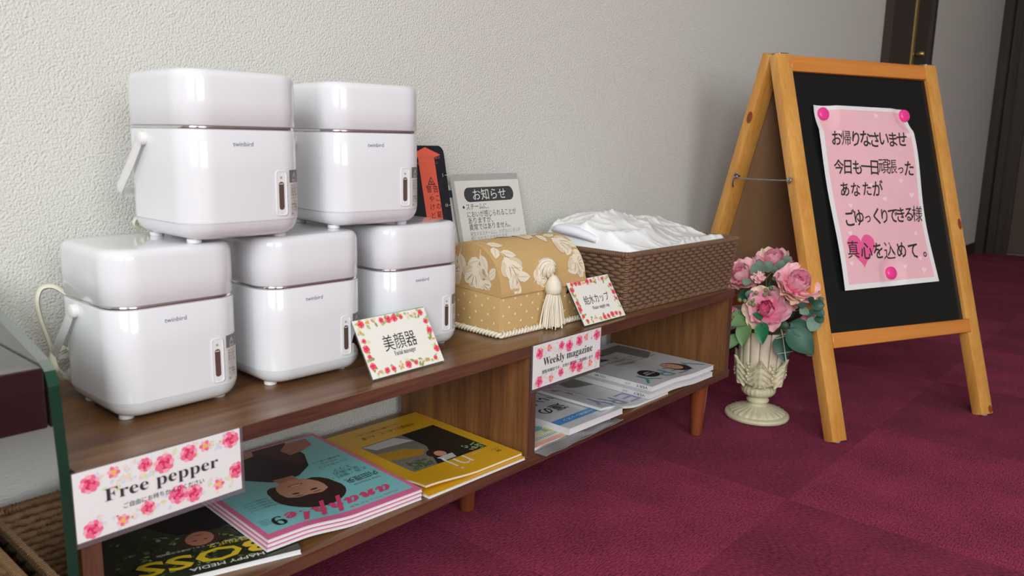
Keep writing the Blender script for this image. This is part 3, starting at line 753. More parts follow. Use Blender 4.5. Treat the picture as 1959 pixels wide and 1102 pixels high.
# ================================================================== WICKER BASKETS
WICK = M('wicker_brown', (118, 88, 67), 0.65, var=0.35, scale=160, bump=0.6, bscale=900, stretch=(1, 1, 1.6))
WICKD = M('wicker_dark', (82, 57, 43), 0.7, var=0.3, scale=120, bump=0.5, bscale=700)
def basket(name, label, loc, rot, wb, db, wt, dt, h, rows, sp, mats=(WICK, WICKD)):
    t = thing(name, label, 'basket', loc, rot)
    def per(f, n=None):
        w_, d_ = wb+(wt-wb)*f, db+(dt-db)*f
        P = [Vector(p) for p in rrect(w_, d_, 0.010, h*f, 4)]
        return P
    def walk(P, N):
        L = [0]
        for i in range(len(P)): L.append(L[-1]+(P[(i+1) % len(P)]-P[i]).length)
        out = []; j = 0
        for k in range(N):
            s = L[-1]*k/N
            while L[j+1] < s: j += 1
            a, b = P[j], P[(j+1) % len(P)]; q = (s-L[j])/max(1e-9, L[j+1]-L[j]); tdir = (b-a).normalized()
            out.append((a+(b-a)*q, Vector((tdir.y, -tdir.x, 0))))
        return out
    N = int(2*(wt+dt)/sp); N += N % 2
    bot = MB().box(-wb/2+.003, wb/2-.003, -db/2+.003, db/2-.003, 0.001, 0.005).build('basket_floor', mats[1], t, 0)
    ws = MB(); dz = h/(rows+1.2)
    for i in range(rows):
        f = (i+1.0)*dz/h; pts = walk(per(f), N*4); path = []
        for k, (p, nn) in enumerate(pts):
            ph = pi*k/4.0+i*pi
            path.append(p+nn*(0.0021*cos(ph))+Vector((0, 0, 0.0006*noise.noise(Vector((k*.13, i*3.1, loc[0]))))))
        ws.tube(path, dz*0.50, 6, closed=True)
    ws.build('weave', mats[0], t, 60, kind='stuff')
    st = MB(); P0, P1 = walk(per(0.02), N), walk(per(1.0), N)
    for k in range(N): st.tube([P0[k][0], P1[k][0]], 0.0021, 5)
    st.build('stake_lattice', mats[1], t, 60, kind='stuff')
    def coil(P, r, turn, name):
        c = MB(); P = resample(P, turn/6.0); path = []
        for i, p in enumerate(P):
            tdir = (P[(i+1) % len(P)]-p); tdir = tdir.normalized() if tdir.length > 1e-9 else Vector((1, 0, 0))
            side = Vector((tdir.y, -tdir.x, 0)); a = 2*pi*i/6.0
            path.append(p+side*(cos(a)*r)+Vector((0, 0, sin(a)*r)))
        c.tube(path, 0.0021, 5, closed=True); c.tube(P, r*.9, 6, closed=True)
        c.build(name, mats[0], t, 60)
    coil(per(1.0), 0.0034, 0.0040, 'rim')
    P = [p+Vector((0, 0, 0.0042)) for p in per(0.0)]
    coil(P, 0.0022, 0.0060, 'bottom_rim')
    for sx in (-1, 1):
        for sy in (-1, 1):
            c = MB(); path = []
            a0 = Vector((sx*(wb/2-.0025), sy*(db/2-.0025), .006)); a1 = Vector((sx*(wt/2-.0025), sy*(dt/2-.0025), h))
            for i in range(int(h/0.0042*6)):
                q = i/(h/0.0042*6-1); a = 2*pi*i/6.0; p = a0.lerp(a1, q); path.append(p+Vector((cos(a)*.0034, sin(a)*.0034, 0)))
            c.tube(path, 0.002, 5); c.build('corner_post', mats[0], t, 60)
    return t
BX, BY, BR = -0.174, -0.139, radians(-2.2)
bk = basket('wicker_basket', 'brown woven rectangular basket on the shelf end holding a plastic bag', (BX, BY, ZT), BR, 0.348, 0.228, 0.368, 0.246, 0.0985, 15, 0.0125)

# plastic bag with folded white goods
BAG = M('white_plastic_film', (250, 250, 252), 0.16, var=0.02, scale=40, sub=0.2, coat=0.5)
def blob(name, label, cat, cen, rx, ry, rz, mat, seed, e=0.45, wr=0.006, squ=None, parent=None, nu=72, nv=40, zmin=None, xyc=None):
    mb = MB(); sg = lambda a, p: math.copysign(abs(a)**p, a)
    rings = []
    for j in range(nv+1):
        ph = -pi/2+pi*j/nv; ring = []
        for i in range(nu):
            a = 2*pi*i/nu
            d = Vector((sg(cos(ph), e)*sg(cos(a), e)*rx, sg(cos(ph), e)*sg(sin(a), e)*ry, sg(sin(ph), e)*rz))
            if squ: d = squ(d)
            q = d*14+Vector((seed, seed*1.7, 0))
            fold = abs(noise.noise(Vector((q.x*1.2+q.y*.5, q.y*1.8-q.x*.4, q.z*1.2))))+.5*abs(noise.noise(q*2.3))
            nn = d.normalized() if d.length > 1e-6 else Vector((0, 0, 1))
            d = d+nn*(0.3-fold)*wr*2.2
            p = Vector(cen)+d
            if xyc: p.x = min(max(p.x, xyc[0]), xyc[1]); p.y = min(max(p.y, xyc[2]), xyc[3])
            if zmin is not None and p.z < zmin: p.z = zmin
            ring.append(p)
        rings.append(ring)
    mb.loft(rings)
    return mb
def bag_top(i, j):
    x = -0.306+0.309*i; y = -0.250+0.218*j
    ridge = 0.4270+0.0170*smooth01(1-abs((x+0.205)/0.12))-0.0090*smooth01((x+0.12)/0.125)
    front = 0.3985
    q = smooth01((j)/0.62); z = front+(ridge-front)*q-0.010*smooth01((j-.78)/.22)
    e = min(1, min(i, 1-i)/0.05, min(j, 1-j)/0.06); e = sqrt(max(0, 1-(1-e)**2))
    p = Vector((x*6+y*10, y*17-x*4, 1.7)); f1 = 1-abs(noise.noise(p)); f2 = 1-abs(noise.noise(Vector((x*24-y*13, y*20+x*17, 5.1)))); f3 = noise.noise(Vector((x*90, y*70, 2)))
    z += (f1**4*0.010+f2**7*0.0028-0.004)*e
    step = 0.0045*smooth01((y+0.115+0.35*(x+0.15))/0.012)*e        # folded edge of the cloth inside
    return (x, y, (z+step-0.004)*e+(0.3720)*(1-e))
t = thing('plastic_bag', 'white goods in a crinkled plastic bag bulging out of the shelf basket', 'bag', (-0.150, -0.139, ZT+0.008))
bm_ = MB(); bm_.grid(bag_top, 84, 64); bm_.grid(lambda i, j: (-0.306+0.309*(1-i), -0.250+0.218*j, 0.372 if 0.02 < i < .98 and 0.02 < j < .98 else 0.372), 2, 2)
bm_.build('bag_film', BAG, t, 80, world=True)
MB().box(-0.296, -0.016, -0.237, -0.042, ZT+0.008, 0.3715, bev=0.012, seg=3).build('folded_cloth', M('white_cloth', (236, 236, 242), 0.6, sub=0.2), t, 60, world=True)
rl = MB(); rl.tube(catmull([(-0.300, -0.150, 0.404), (-0.303, -0.11, 0.414), (-0.300, -0.07, 0.417), (-0.290, -0.045, 0.412)], 8), lambda q: 0.010*(0.55+0.45*sin(pi*q)), 12, flat=1.3)
rl.build('folded_cloth', MATS['white_cloth'], t, 80, world=True)
# clear measuring cup lying in front of the bag
cup = MB()
rr = lambda z, ins: [(p[0], p[1], z) for p in rrect(0.034, 0.075, 0.008, 0, 5, ins)]
cup.loft([rr(0.0, 0.004), rr(0.05, 0.0), rr(0.053, -0.002), rr(0.053, 0.001), rr(0.0495, 0.0012), rr(0.0015, 0.0052)], cap0=True, cap1=True)
cp = cup.build('water_cup', CLEAR('clear_cup', (240, 244, 244), 0.05, 0.12), None, 50)
tag(cp, 'clear plastic water cup inside the shelf basket next to the bag', 'cup'); cp.location = (-0.3280, -0.150, ZT+0.040); cp.rotation_euler = (0, 0, radians(-3))
bx = MB().box(-0.343, -0.310, -0.205, -0.095, ZT+0.006, ZT+0.0395, bev=0.003).build('tissue_pack', M('pack_white', (214, 216, 220), 0.4), None, 40)
tag(bx, 'pale pack under the clear cup in the shelf basket', 'pack')

# ================================================================== MAGAZINES
PAGE = M('page_edge', (222, 220, 222), 0.6, var=0.06, scale=300, stretch=(0.05, 0.05, 6))
def magazine(label, near_left, wid, dep, rot, zf, th, covmat, backmat=None, draw=None, group=None, spine=None, curl=None, name='magazine', nx=44, ny=8):
    """near_left: world xy of the corner nearest the shelf front; x runs along the shelf, y to the wall. Cover drawn upside down to the viewer."""
    t = thing(name, label, 'magazine' if name == 'magazine' else name, (near_left[0], near_left[1], 0), rot, group)
    c, s = cos(rot), sin(rot)
    def base(a, b):                 # a along near edge, b into the shelf -> height of underside
        return zf(near_left[0]+a*c-b*s, near_left[1]+a*s+b*c)+(curl(a/wid, b/dep) if curl else 0.0)
    def slabm(x0, x1, y0, y1, h0, h1):
        mb = MB()
        mb.grid(lambda i, j: (x0+(x1-x0)*i, y0+(y1-y0)*j, base(x0+(x1-x0)*i, y0+(y1-y0)*j)+h1), nx, ny)
        mb.grid(lambda i, j: (x0+(x1-x0)*i, y1+(y0-y1)*j, base(x0+(x1-x0)*i, y1+(y0-y1)*j)+h0), nx, ny)
        for (pa, pb) in (((x0, y0), (x1, y0)), ((x1, y0), (x1, y1)), ((x1, y1), (x0, y1)), ((x0, y1), (x0, y0))):
            mb.grid(lambda i, j, pa=pa, pb=pb: (pa[0]+(pb[0]-pa[0])*i, pa[1]+(pb[1]-pa[1])*i, base(pa[0]+(pb[0]-pa[0])*i, pa[1]+(pb[1]-pa[1])*i)+h0+(h1-h0)*j), nx, 1)
        return mb
    ct = 0.0004
    slabm(0.0008, wid-0.0008, 0.0008, dep-0.0008, ct, th-ct).build('pages', PAGE, t, 40)
    slabm(0, wid, 0, dep, 0, ct).build('back_cover', backmat or covmat, t, 40)
    cov = slabm(0, wid, 0, dep, th-ct, th).build('front_cover', covmat, t, 40)
    if spine:
        MB().grid(lambda i, j: (-0.0004, dep*i, base(0, dep*i)+th*j), ny, 1).build('spine', spine, t, 0)
    if draw:
        pr = Print(); draw(pr)
        # cover coordinates: origin upright lower-left, x right, y up; upright top is the near edge
        pr.build('cover_print', cov, lambda x, y, h: Vector((wid-x, dep-y, base(wid-x, dep-y)+th+h)), world=False, sub=0.010)
    return t
gl = dict(rough=0.22)
YEL = M('cover_yellow', (226, 172, 34), 0.28, var=0.02, coat=0.2); TEAL = M('cover_teal', (138, 208, 212), 0.28, var=0.03, coat=0.2)
PINK = M('cover_pink', (232, 116, 160), 0.3); GREEND = M('cover_forest', (44, 52, 34), 0.28, var=0.7, scale=70, coat=0.2)
COVW = M('cover_white', (206, 206, 210), 0.26, var=0.03, coat=0.2)
SKIN = INK('skin', (206, 150, 122)); SKIN2 = INK('skin_shade', (186, 126, 102)); HAIR = INK('hair', (52, 34, 30)); CLOTH = INK('cloth_dark', (44, 32, 36)); CLOTH2 = INK('cloth_maroon', (76, 34, 42))
flatz = lambda h: (lambda x, y: ZB+0.0003+h)
GF = 'free magazines in the open bay with the Free pepper sign'
# forest magazine under the stack, turned
def d_boss(pr):
    rng = random.Random(8)
    W_, H_ = 0.205, 0.262
    for k in range(260):
        pr.leaf(rng.uniform(.005, W_-.014), rng.uniform(H_*.45, H_-.012), rng.uniform(.004, .010), rng.uniform(.002, .005), rng.uniform(0, 6.3), rng.choice((INK('moss_a', (104, 134, 60)), INK('moss_b', (70, 96, 50)), INK('moss_c', (150, 172, 118)), INK('moss_d', (30, 36, 24)))), 1)
    pr.poly([(.02, .005), (.16, .005), (.15, .09), (.12, .135), (.07, .14), (.04, .10)], INK('near_black', (26, 24, 26)), 3)
    pr.ell(.098, .165, .022, .028, INK('brown_hair', (70, 50, 42)), 4); pr.ell(.098, .163, .016, .022, SKIN2, 5)
    pr.ell(.092, .168, .0028, .0012, HAIR, 6); pr.ell(.104, .168, .0028, .0012, HAIR, 6); pr.ell(.098, .152, .005, .0014, INK('lip', (150, 70, 64)), 6)
    YI = INK('title_yellow', (228, 196, 46))
    pr.text('BOSS', .098, .222, .052, INK('title_outline', (34, 26, 22)), 6, width=.150, thin=0.04)
    pr.text('BOSS', .098, .222, .052, YI, 8, width=.146, thin=0.022)
    pr.leaf(.068, .224, .014, .008, -0.9, INK('leaf_dark', (40, 60, 30)), 10)
    pr.text('月刊ボス', .070, .194, .012, YI, 8, thin=0.01)
    pr.text('HAPPY MEDIA', .080, .250, .012, PAPER, 8, thin=0.012, width=.080)
    pr.text('情報・遊び・人物・くらし応援生活情報誌', .098, .190, .0055, PAPER, 8, width=.10)
magazine('dark forest-cover magazine with yellow title, half under the teal magazine stack', (-1.1755, -0.2085), 0.190, 0.195, radians(-18), flatz(0.0), 0.0062, GREEND, PAPER, lambda pr: (d_boss(pr), setattr(pr, 'v', [(x*.190/.205, y*.195/.262, l) for x, y, l in pr.v]))[0], GF)
zana = lambda k: (lambda x, y: ZB+0.0004+0.0075*(1-smooth01((x+0.985)/0.075))+k*0.0043)
def d_ana(pr):
    W_, H_ = 0.209, 0.250
    pr.rect(.006, .006, W_-.006, H_-.006, TEAL, 0, 14, 10)
    # woman on the cover: arm, dress, hair, face
    pr.poly([(.05, .006), (.175, .006), (.180, .055), (.160, .095), (.130, .118), (.092, .118), (.066, .098), (.050, .060)], CLOTH, 2)
    pr.poly([(.055, .02), (.08, .006), (.10, .006), (.075, .09), (.062, .085)], CLOTH2, 3)
    pr.poly([(.020, .012), (.050, .010), (.070, .030), (.066, .052), (.045, .048), (.024, .036)], SKIN2, 4)
    pr.poly([(.10, .006), (.165, .006), (.17, .020), (.140, .030), (.105, .022)], SKIN, 4)
    pr.poly([(.098, .112), (.126, .112), (.124, .140), (.100, .140)], SKIN2, 3)
    pr.ell(.112, .176, .046, .040, HAIR, 4, n=22); pr.ell(.088, .165, .020, .032, HAIR, 4); pr.ell(.138, .165, .018, .030, HAIR, 4)
    pr.ell(.112, .160, .030, .036, SKIN, 5, n=20)
    pr.poly([(.080, .172), (.090, .200), (.112, .206), (.136, .200), (.145, .172), (.128, .178), (.112, .176), (.096, .180)], HAIR, 6)
    for sx in (-1, 1):
        pr.ell(.112+sx*.0125, .166, .0052, .0022, INK('eye', (40, 28, 26)), 7); pr.ell(.112+sx*.0125, .1735, .006, .0009, HAIR, 7)
    pr.ell(.112, .1555, .0035, .0014, SKIN2, 7); pr.ell(.112, .1425, .0105, .0034, INK('lip_red', (176, 66, 66)), 7); pr.ell(.112, .1435, .0078, .0013, INK('teeth', (236, 228, 222)), 8)
    PI = INK('title_pink', (226, 72, 120))
    pr.text(script_('anapple'), .098, .2215, .046, PI, 10, width=.145, thin=0.012)
    pr.text('Anapple アナップル 福島', .06, .238, .0042, PI, 9, width=.070)
    pr.text(serif('9'), .180, .226, .030, BLACK, 9)
    for k in range(4): pr.text('TAKE FREE 2017', .193, .226-.004*k, .0028, GREYI, 9, width=.012)
    pr.text('Cover & Interview', .037, .190, .006, GREYI, 9, width=.040); pr.text('内田理央', .036, .176, .016, BLACK, 9, width=.046)
    TI = INK('teal_text', (46, 120, 128))
    for k, s in enumerate(('上浜・栄町・', '花木周辺', 'エリア')): pr.text(s, .040, .156-.010*k, .0095, TI, 9)
    for k, s in enumerate(('セレイタさくら', 'べべっと', 'お仕事レポート')): pr.text(s, .040, .116-.009*k, .0065, GREYI, 9)
    for k in range(4): pr.text('人気の新店インテリア', .176, .186-.007*k, .0048, GREYI, 9, width=.036-.004*(k % 2))
for k in range(3):
    magazine(('teal-cover magazine on top of the pink-edged stack', 'second pink-edged magazine in the teal stack', 'bottom pink-edged magazine in the teal stack')[2-k], (-1.0225-0.0015*(2-k), -0.2500+0.0012*k), 0.209, 0.255, radians(-3.6), zana(k), 0.0039, PINK, PAPER, d_ana if k == 2 else None, GF)
# yellow magazines
def d_nj(pr):
    W_, H_ = 0.186, 0.212
    PH = INK('photo_dark', (34, 36, 28)); pr.rect(.020, .058, .160, .165, PH, 1, 10, 6)
    pr.poly([(.160, .058), (.160, .165), (.118, .165), (.085, .110), (.085, .058)], INK('photo_grey', (120, 116, 108)), 2)
    pr.poly([(.160, .060), (.100, .060), (.085, .085), (.150, .078)], INK('photo_pale', (196, 194, 190)), 3)
    pr.poly([(.160, .090), (.118, .098), (.095, .118), (.112, .130), (.160, .118)], INK('photo_ochre', (176, 132, 40)), 3)
    rng = random.Random(2)
    for k in range(50): pr.leaf(rng.uniform(.118, .150), rng.uniform(.140, .160), .006, .003, rng.uniform(0, 6), INK('moss_b', (70, 96, 50)), 4)
    for k in range(24): pr.leaf(rng.uniform(.024, .050), rng.uniform(.145, .162), .006, .003, rng.uniform(0, 6), INK('moss_c', (150, 172, 118)), 4)
    for k in range(14): pr.rect(.026+.004*k, .075+.002*k, .0275+.004*k, .145, INK('photo_trunk', (54, 44, 34)), 3)
    pr.ell(.093, .136, .016, .012, HAIR, 5, .3); pr.ell(.090, .142, .009, .009, SKIN, 6); pr.poly([(.075, .150), (.105, .150), (.100, .163), (.080, .163)], INK('photo_pale', (196, 194, 190)), 4)
    pr.text('nj', .088, .176, .050, PAPER, 7, thin=-0.012, width=.034)
    pr.text('nakajin magazine', .050, .172, .0035, PAPER, 7, width=.022)
    pr.text('09', .020, .186, .009, BLACK, 5); pr.text('2017 SEPTEMBER', .020, .179, .003, GREYI, 5, width=.016)
    pr.text('特集暮らしのこと、人と家', .09, .036, .010, INK('olive_text', (120, 92, 20)), 5, width=.10); pr.text('もっと豊かに暮らしたい', .10, .022, .0065, INK('olive_text', (120, 92, 20)), 5, width=.08)
njcurl = lambda a, b: 0.007*smooth01(1-a/.55)*smooth01(1-b/.30)
magazine('yellow-cover magazine on top, its near corner curling up', (-0.8085, -0.2610), 0.178, 0.234, radians(-2.2), flatz(0.0046), 0.0034, YEL, YEL, lambda pr: (d_nj(pr), setattr(pr, 'v', [(x*.178/.186, y*.234/.212, l) for x, y, l in pr.v]))[0], GF, curl=njcurl)
magazine('lower yellow-cover magazine under the curling one', (-0.8100, -0.2685), 0.178, 0.234, radians(-2.0), flatz(0.0), 0.0040, YEL, PAPER, None, GF)

GW = 'reading magazines in the open bay with the Weekly magazine sign'
GI = INK('soft_grey', (128, 130, 134)); TEI = INK('title_teal', (88, 148, 152)); PUI = INK('title_purple', (150, 142, 190))
def serial(pr, W_, H_, title, ink, seed, tw):
    rng = random.Random(seed)
    pr.text(title, W_*.5, H_*.855, .060, ink, 3, width=tw, thin=-0.010)
def d_very(pr):
    W_, H_ = 0.222, 0.238
    pr.rect(.10, .03, .19, .085, INK('photo_black', (48, 46, 48)), 1)
    pr.poly([(.01, .02), (.10, .02), (.12, .10), (.05, .12), (.01, .10)], INK('photo_grey', (120, 116, 108)), 1)
    serial(pr, W_, H_, 'VERY', TEI, 1, .205)
    pr.ell(.066, .192, .022, .030, HAIR, 4, .3, 16); pr.ell(.070, .186, .016, .022, SKIN, 5, .3, 16)
    pr.ell(.064, .190, .0026, .0011, HAIR, 6); pr.ell(.076, .188, .0026, .0011, HAIR, 6); pr.ell(.072, .175, .0044, .0014, INK('lip_red', (176, 66, 66)), 6)
    pr.poly([(.055, .155), (.085, .155), (.150, .060), (.06, .050)], INK('photo_pale', (196, 194, 190)), 2)
    pr.ell(.158, .190, .021, .021, BLACK, 4, n=24); pr.text('秋の洒落感', .158, .193, .006, PAPER, 6); pr.text('大特集', .158, .185, .006, PAPER, 6)
    for k, s in enumerate(('福田彩乃', '基本のワードローブ', '新しい母の正解')): pr.text(s, .100, .120-.020*k, .015, INK('cover_text', (96, 94, 96)), 3, align='L')
    for k in range(3): pr.text('服が決まる朝の習慣', .020, .115-.012*k, .009, GI, 3, align='L')
zvery = lambda h: (lambda x, y: ZB+0.0003+h+0.0052*(1-smooth01((x+0.215)/0.09)))
vspine = M('spine_white', (212, 210, 210), 0.4)
t = magazine('grey-white fashion magazine with teal title lying uppermost by the end panel', (-0.2775, -0.2620), 0.222, 0.238, radians(-1.0), zvery(0.0092), 0.0092, COVW, COVW, d_very, GW, vspine)
pr = Print(); pr.text('VERY', .020, .0046, .0075, BLACK, 1, width=.024); pr.text('9月号', .050, .0046, .0045, GI, 1); pr.text('光文社  雑誌', .110, .0046, .0045, BLACK, 1); pr.text('特大号', .165, .0046, .0045, BLACK, 1)
pr.build('spine_lettering', [c for c in t.children if c.name.startswith('spine')][0], lambda x, y, h: Vector((-0.0004-h, x, zvery(0.0092)(-0.2775, 0)+0.0092-y)), world=False)
t = magazine('white fashion magazine directly under the uppermost teal-title one', (-0.2925, -0.2660), 0.222, 0.238, radians(-1.6), zvery(0.0), 0.0088, COVW, COVW, None, GW, vspine)
pr = Print(); pr.text('VERY', .020, .0044, .0075, BLACK, 1, width=.024); pr.text('8月号', .050, .0046, .0045, GI, 1)
pr.build('spine_lettering', [c for c in t.children if c.name.startswith('spine')][0], lambda x, y, h: Vector((-0.0004-h, x, zvery(0.0)(-0.2925, 0)+0.0088-y)), world=False)
def d_pur(pr):
    W_, H_ = 0.205, 0.235
    pr.poly([(.03, .02), (.10, .02), (.12, .10), (.05, .12), (.03, .10)], INK('photo_grey', (120, 116, 108)), 1)
    serial(pr, W_, H_, 'VERY', PUI, 1, .185)
    for k, s in enumerate(('07', '特集', '夏の服')): pr.text(s, .150, .165-.022*k, .014, INK('cover_text', (96, 94, 96)), 3, align='L')
    for k in range(4): pr.text('お洒落の新定番', .145, .100-.012*k, .008, GI, 3, align='L')
zpur = lambda x, y: ZB+0.0003+0.0185*(1-smooth01((x+0.435)/0.115))
magazine('white magazine with purple title, sloping down under the fashion magazines', (-0.4320, -0.2630), 0.205, 0.235, radians(-1.0), zpur, 0.0045, COVW, COVW, d_pur, GW, vspine)
def d_book(pr):
    W_, H_ = 0.140, 0.205
    pr.rect(.0, .168, W_, .186, INK('band_blue', (74, 140, 196)), 1)
    pr.text('運の', .090, .130, .030, BLACK, 3, thin=0.01); pr.text('いい人', .070, .090, .026, BLACK, 3, thin=0.01)
    pr.text('しあわせ開運レッスン', .07, .177, .008, PAPER, 3, width=.10)
    for k in range(4): pr.text('Lucky lesson', .108, .060-.010*k, .008, GI, 3)
magazine('white paperback with bold black characters and a blue band', (-0.5275, -0.2720), 0.140, 0.205, radians(-1.5), flatz(0.0062), 0.0105, COVW, COVW, d_book, GW, vspine, name='book')
def d_yel(pr):
    W_, H_ = 0.19, 0.22; rng = random.Random(6)
    for k in range(9): pr.text(('鉄', '道', '夏', '海', '旅', '花', '山', '駅', '湖')[k], rng.uniform(.09, .18), rng.uniform(.13, .20), rng.uniform(.012, .02), rng.choice((INK('map_teal', (96, 170, 170)), INK('map_yellow', (232, 186, 70)), INK('map_green', (150, 186, 110)))), 3)
    pr.rect(0, .196, W_, .206, INK('map_cream', (238, 234, 206)), 2)
    for k in range(38): pr.rect(.003+.005*k, .197, .0052+.005*k, .205, INK('map_blue', (74, 140, 190)), 4)
    pr.ell(.16, .15, .016, .012, INK('map_yellow', (232, 186, 70)), 2); pr.ell(.13, .17, .014, .010, INK('map_teal', (96, 170, 170)), 2)
    pr.rect(0, .210, W_, .22, INK('map_pink', (232, 170, 160)), 3)
magazine('pale yellow guidebook with teal map print inside the clear sleeve', (-0.6030, -0.2660), 0.190, 0.220, radians(-1.0), flatz(0.0012), 0.0046, M('cover_cream', (226, 222, 180), 0.3, var=0.08, scale=20), PAPER, d_yel, GW)
# clear sleeve, slightly overhanging the board
t = thing('plastic_sleeve', 'clear plastic sleeve sticking out over the shelf edge under the magazines', 'sleeve', (-0.6045, -0.290, ZB), radians(1.5))
film = CLEAR('sleeve_clear', (246, 248, 250), 0.10, 0.20)
def sl(i, j): 
    x = 0.204*i; y = 0.20*j-0.0; e = smooth01((y-0.004)/0.02)
    return (x, y, 0.0004+0.0013*(sin(i*9)*.25+.4)*(1-e)+0.0001)
def sl2(i, j):
    x = 0.204*i; y = 0.022*j
    return (x, y, 0.0016+0.0042*sin(pi*min(1, i*1.02)**.7)*(.4+.6*j)+0.0012*sin(i*17))
MB().grid(sl, 40, 10).build('lower_film', film, t, 80)
MB().grid(sl2, 40, 6).build('upper_film', film, t, 80)
sg = MB(); sg.tube(catmull([(0.204*i/12, 0.0+0.0006*sin(i*2.1), 0.0017+0.0008*sin(i*1.7)) for i in range(13)], 4), 0.0008, 5).build('folded_edge', film, t, 80)

# ================================================================== EASEL (A-FRAME BLACKBOARD)
PINE = WOOD('pine', (196, 132, 56), (222, 164, 84), 'Z', 0.38, 26, coat=0.15, squash=0.05)
PINEX = WOOD('pine_rail', (190, 112, 44), (214, 138, 62), 'X', 0.4, 26, coat=0.15, squash=0.05)
KNOT = M('pine_knot', (136, 62, 24), 0.4, var=0.4, scale=120)
BLK = M('blackboard', (20, 22, 22), 0.22, var=0.05)
MDF = M('brown_hardboard', (160, 124, 88), 0.7, var=0.12, scale=40, bump=0.1, bscale=500)
F1 = Vector((0.0877, -0.4577, 0.004)); EA = radians(-24.36); EW, EL, TH = 0.472, 0.795, radians(17.8)
easel = thing('a_frame_blackboard', 'folding pine A-frame blackboard standing open on the carpet', 'blackboard', (F1.x, F1.y, 0), EA)
# easel-local: x along width, y to the back, z up.  front frame leans back, rear frame leans forward
Xf = Matrix.Translation((0, 0, 0.004)) @ Matrix.Rotation(-TH, 4, 'X')
SW, SD = 0.037, 0.024
ff = put('front_frame', None, easel); ff.empty_display_size = 0.02
PM[ff.name] = PM[easel.name]
def epart(name, mb, mat, par, smooth=40, label=None): return mb.build(name, mat, par, smooth, label)
for x0 in (0, EW-SW):
    st = epart('stile', MB().box(x0, x0+SW, 0, SD, 0, EL, bev=0.0018, seg=2, X=Xf), PINE, ff)
epart('top_rail', MB().box(SW, EW-SW, 0.001, SD-0.002, EL-0.036, EL-0.002, bev=0.0015, X=Xf), PINEX, ff)
epart('bottom_rail', MB().box(SW, EW-SW+0.008, -0.002, SD-0.004, 0.182, 0.212, bev=0.0015, X=Xf), PINEX, ff)
epart('writing_panel', MB().box(SW-0.004, EW-SW+0.004, 0.008, 0.0125, 0.208, EL-0.032, X=Xf), BLK, ff, 0, 'glossy black writing surface')
kn = MB().lathe([(0.0, 0.0008), (0.006, 0.0006), (0.0085, 0.0)], 14, X=Xf @ Matrix.Translation((EW-0.008, -0.0002, 0.424)) @ Matrix.Rotation(pi/2, 4, 'X') @ Matrix.Diagonal((0.7, 1.5, 1, 1)))
epart('wood_knot', kn, KNOT, ff)
kn = MB().lathe([(0.0, 0.0008), (0.006, 0.0006), (0.0085, 0.0)], 14, X=Xf @ Matrix.Translation((EW-0.008, -0.0002, 0.010)) @ Matrix.Rotation(pi/2, 4, 'X') @ Matrix.Diagonal((0.8, 1.0, 1, 1)))
epart('wood_knot', kn, KNOT, ff)
Yh = EL*sin(TH)+0.012; Zh = 0.004+EL*cos(TH)-0.002
TB = radians(18.6); LB = (Zh-0.004)/cos(TB)
Xr = Matrix.Translation((0, Yh+(Zh-0.004)*math.tan(TB)+0.006, 0.004)) @ Matrix.Rotation(TB, 4, 'X')
rf = put('rear_frame', None, easel); PM[rf.name] = PM[easel.name]
for x0 in (0, EW-SW):
    epart('stile', MB().box(x0, x0+SW, 0.0, SD, 0, LB-0.002, bev=0.0018, seg=2, X=Xr), PINE, rf)
epart('top_rail', MB().box(SW, EW-SW, 0.002, SD-0.001, LB-0.036, LB-0.004, bev=0.0015, X=Xr), PINEX, rf)
epart('bottom_rail', MB().box(SW, EW-SW, 0.004, SD, 0.182, 0.212, bev=0.0015, X=Xr), PINEX, rf)
epart('back_panel', MB().box(SW-0.004, EW-SW+0.004, 0.011, 0.0155, 0.208, LB-0.03, X=Xr), MDF, rf, 0, 'plain brown hardboard back')
kn = MB().lathe([(0.0, 0.0009), (0.007, 0.0007), (0.0095, 0.0)], 14, X=Xr @ Matrix.Translation((-0.0002, 0.006, 0.66)) @ Matrix.Rotation(-pi/2, 4, 'Y') @ Matrix.Diagonal((1.4, 0.9, 1, 1)))
epart('wood_knot', kn, KNOT, rf)
RUB = M('glide_grey', (170, 170, 184), 0.4)
for X in (Xf, Xr):
    for x0 in (SW/2, EW-SW/2):
        p = X @ Vector((x0, SD/2, 0)); MB().lathe([(0.0085, 0.0), (0.009, 0.001), (0.009, 0.012)], 16, X=Matrix.Translation((p.x, p.y, 0.0))).build('glide', RUB, easel)
for x0 in (0.02, EW-0.02):
    MB().box(x0-0.012, x0+0.012, Yh-0.012, Yh+0.012, Zh+0.0005, Zh+0.003, bev=0.0008).build('hinge', M('steel', (170, 170, 172), 0.3, 0.95), easel)
# hook and eye at the side
ST = MATS['steel']
hz = 0.505; yA = 0.171; yB = 0.335
hk = MB(); hk.tube(catmull([(-0.004, yB+0.008, hz-0.024), (-0.010, yB+0.004, hz-0.016), (-0.010, yB, hz+0.004), (-0.006, yB-0.006, hz+0.006), (-0.005, yB-0.014, hz-0.004), (-0.005, yA+0.016, hz-0.002), (-0.005, yA+0.004, hz+0.003), (-0.005, yA-0.003, hz+0.001), (-0.005, yA, hz-0.006), (-0.005, yA+0.006, hz-0.003)], 6), 0.0018, 8)
hk.build('hook_latch', ST, easel, 60, 'zinc hook and eye latch')
for y, dx in ((yA, 0), (yB, 0)):
    ev = MB(); ev.tube([(-0.004+0.0055*cos(a)*0.6-0.002, y+0.0055*sin(a), hz+0.004*cos(a)) for a in [2*pi*k/16 for k in range(16)]], 0.0015, 6, closed=True)
    ev.tube([(-0.001, y, hz), (0.006, y, hz)], 0.0016, 6); ev.build('screw_eye', ST, easel, 60)

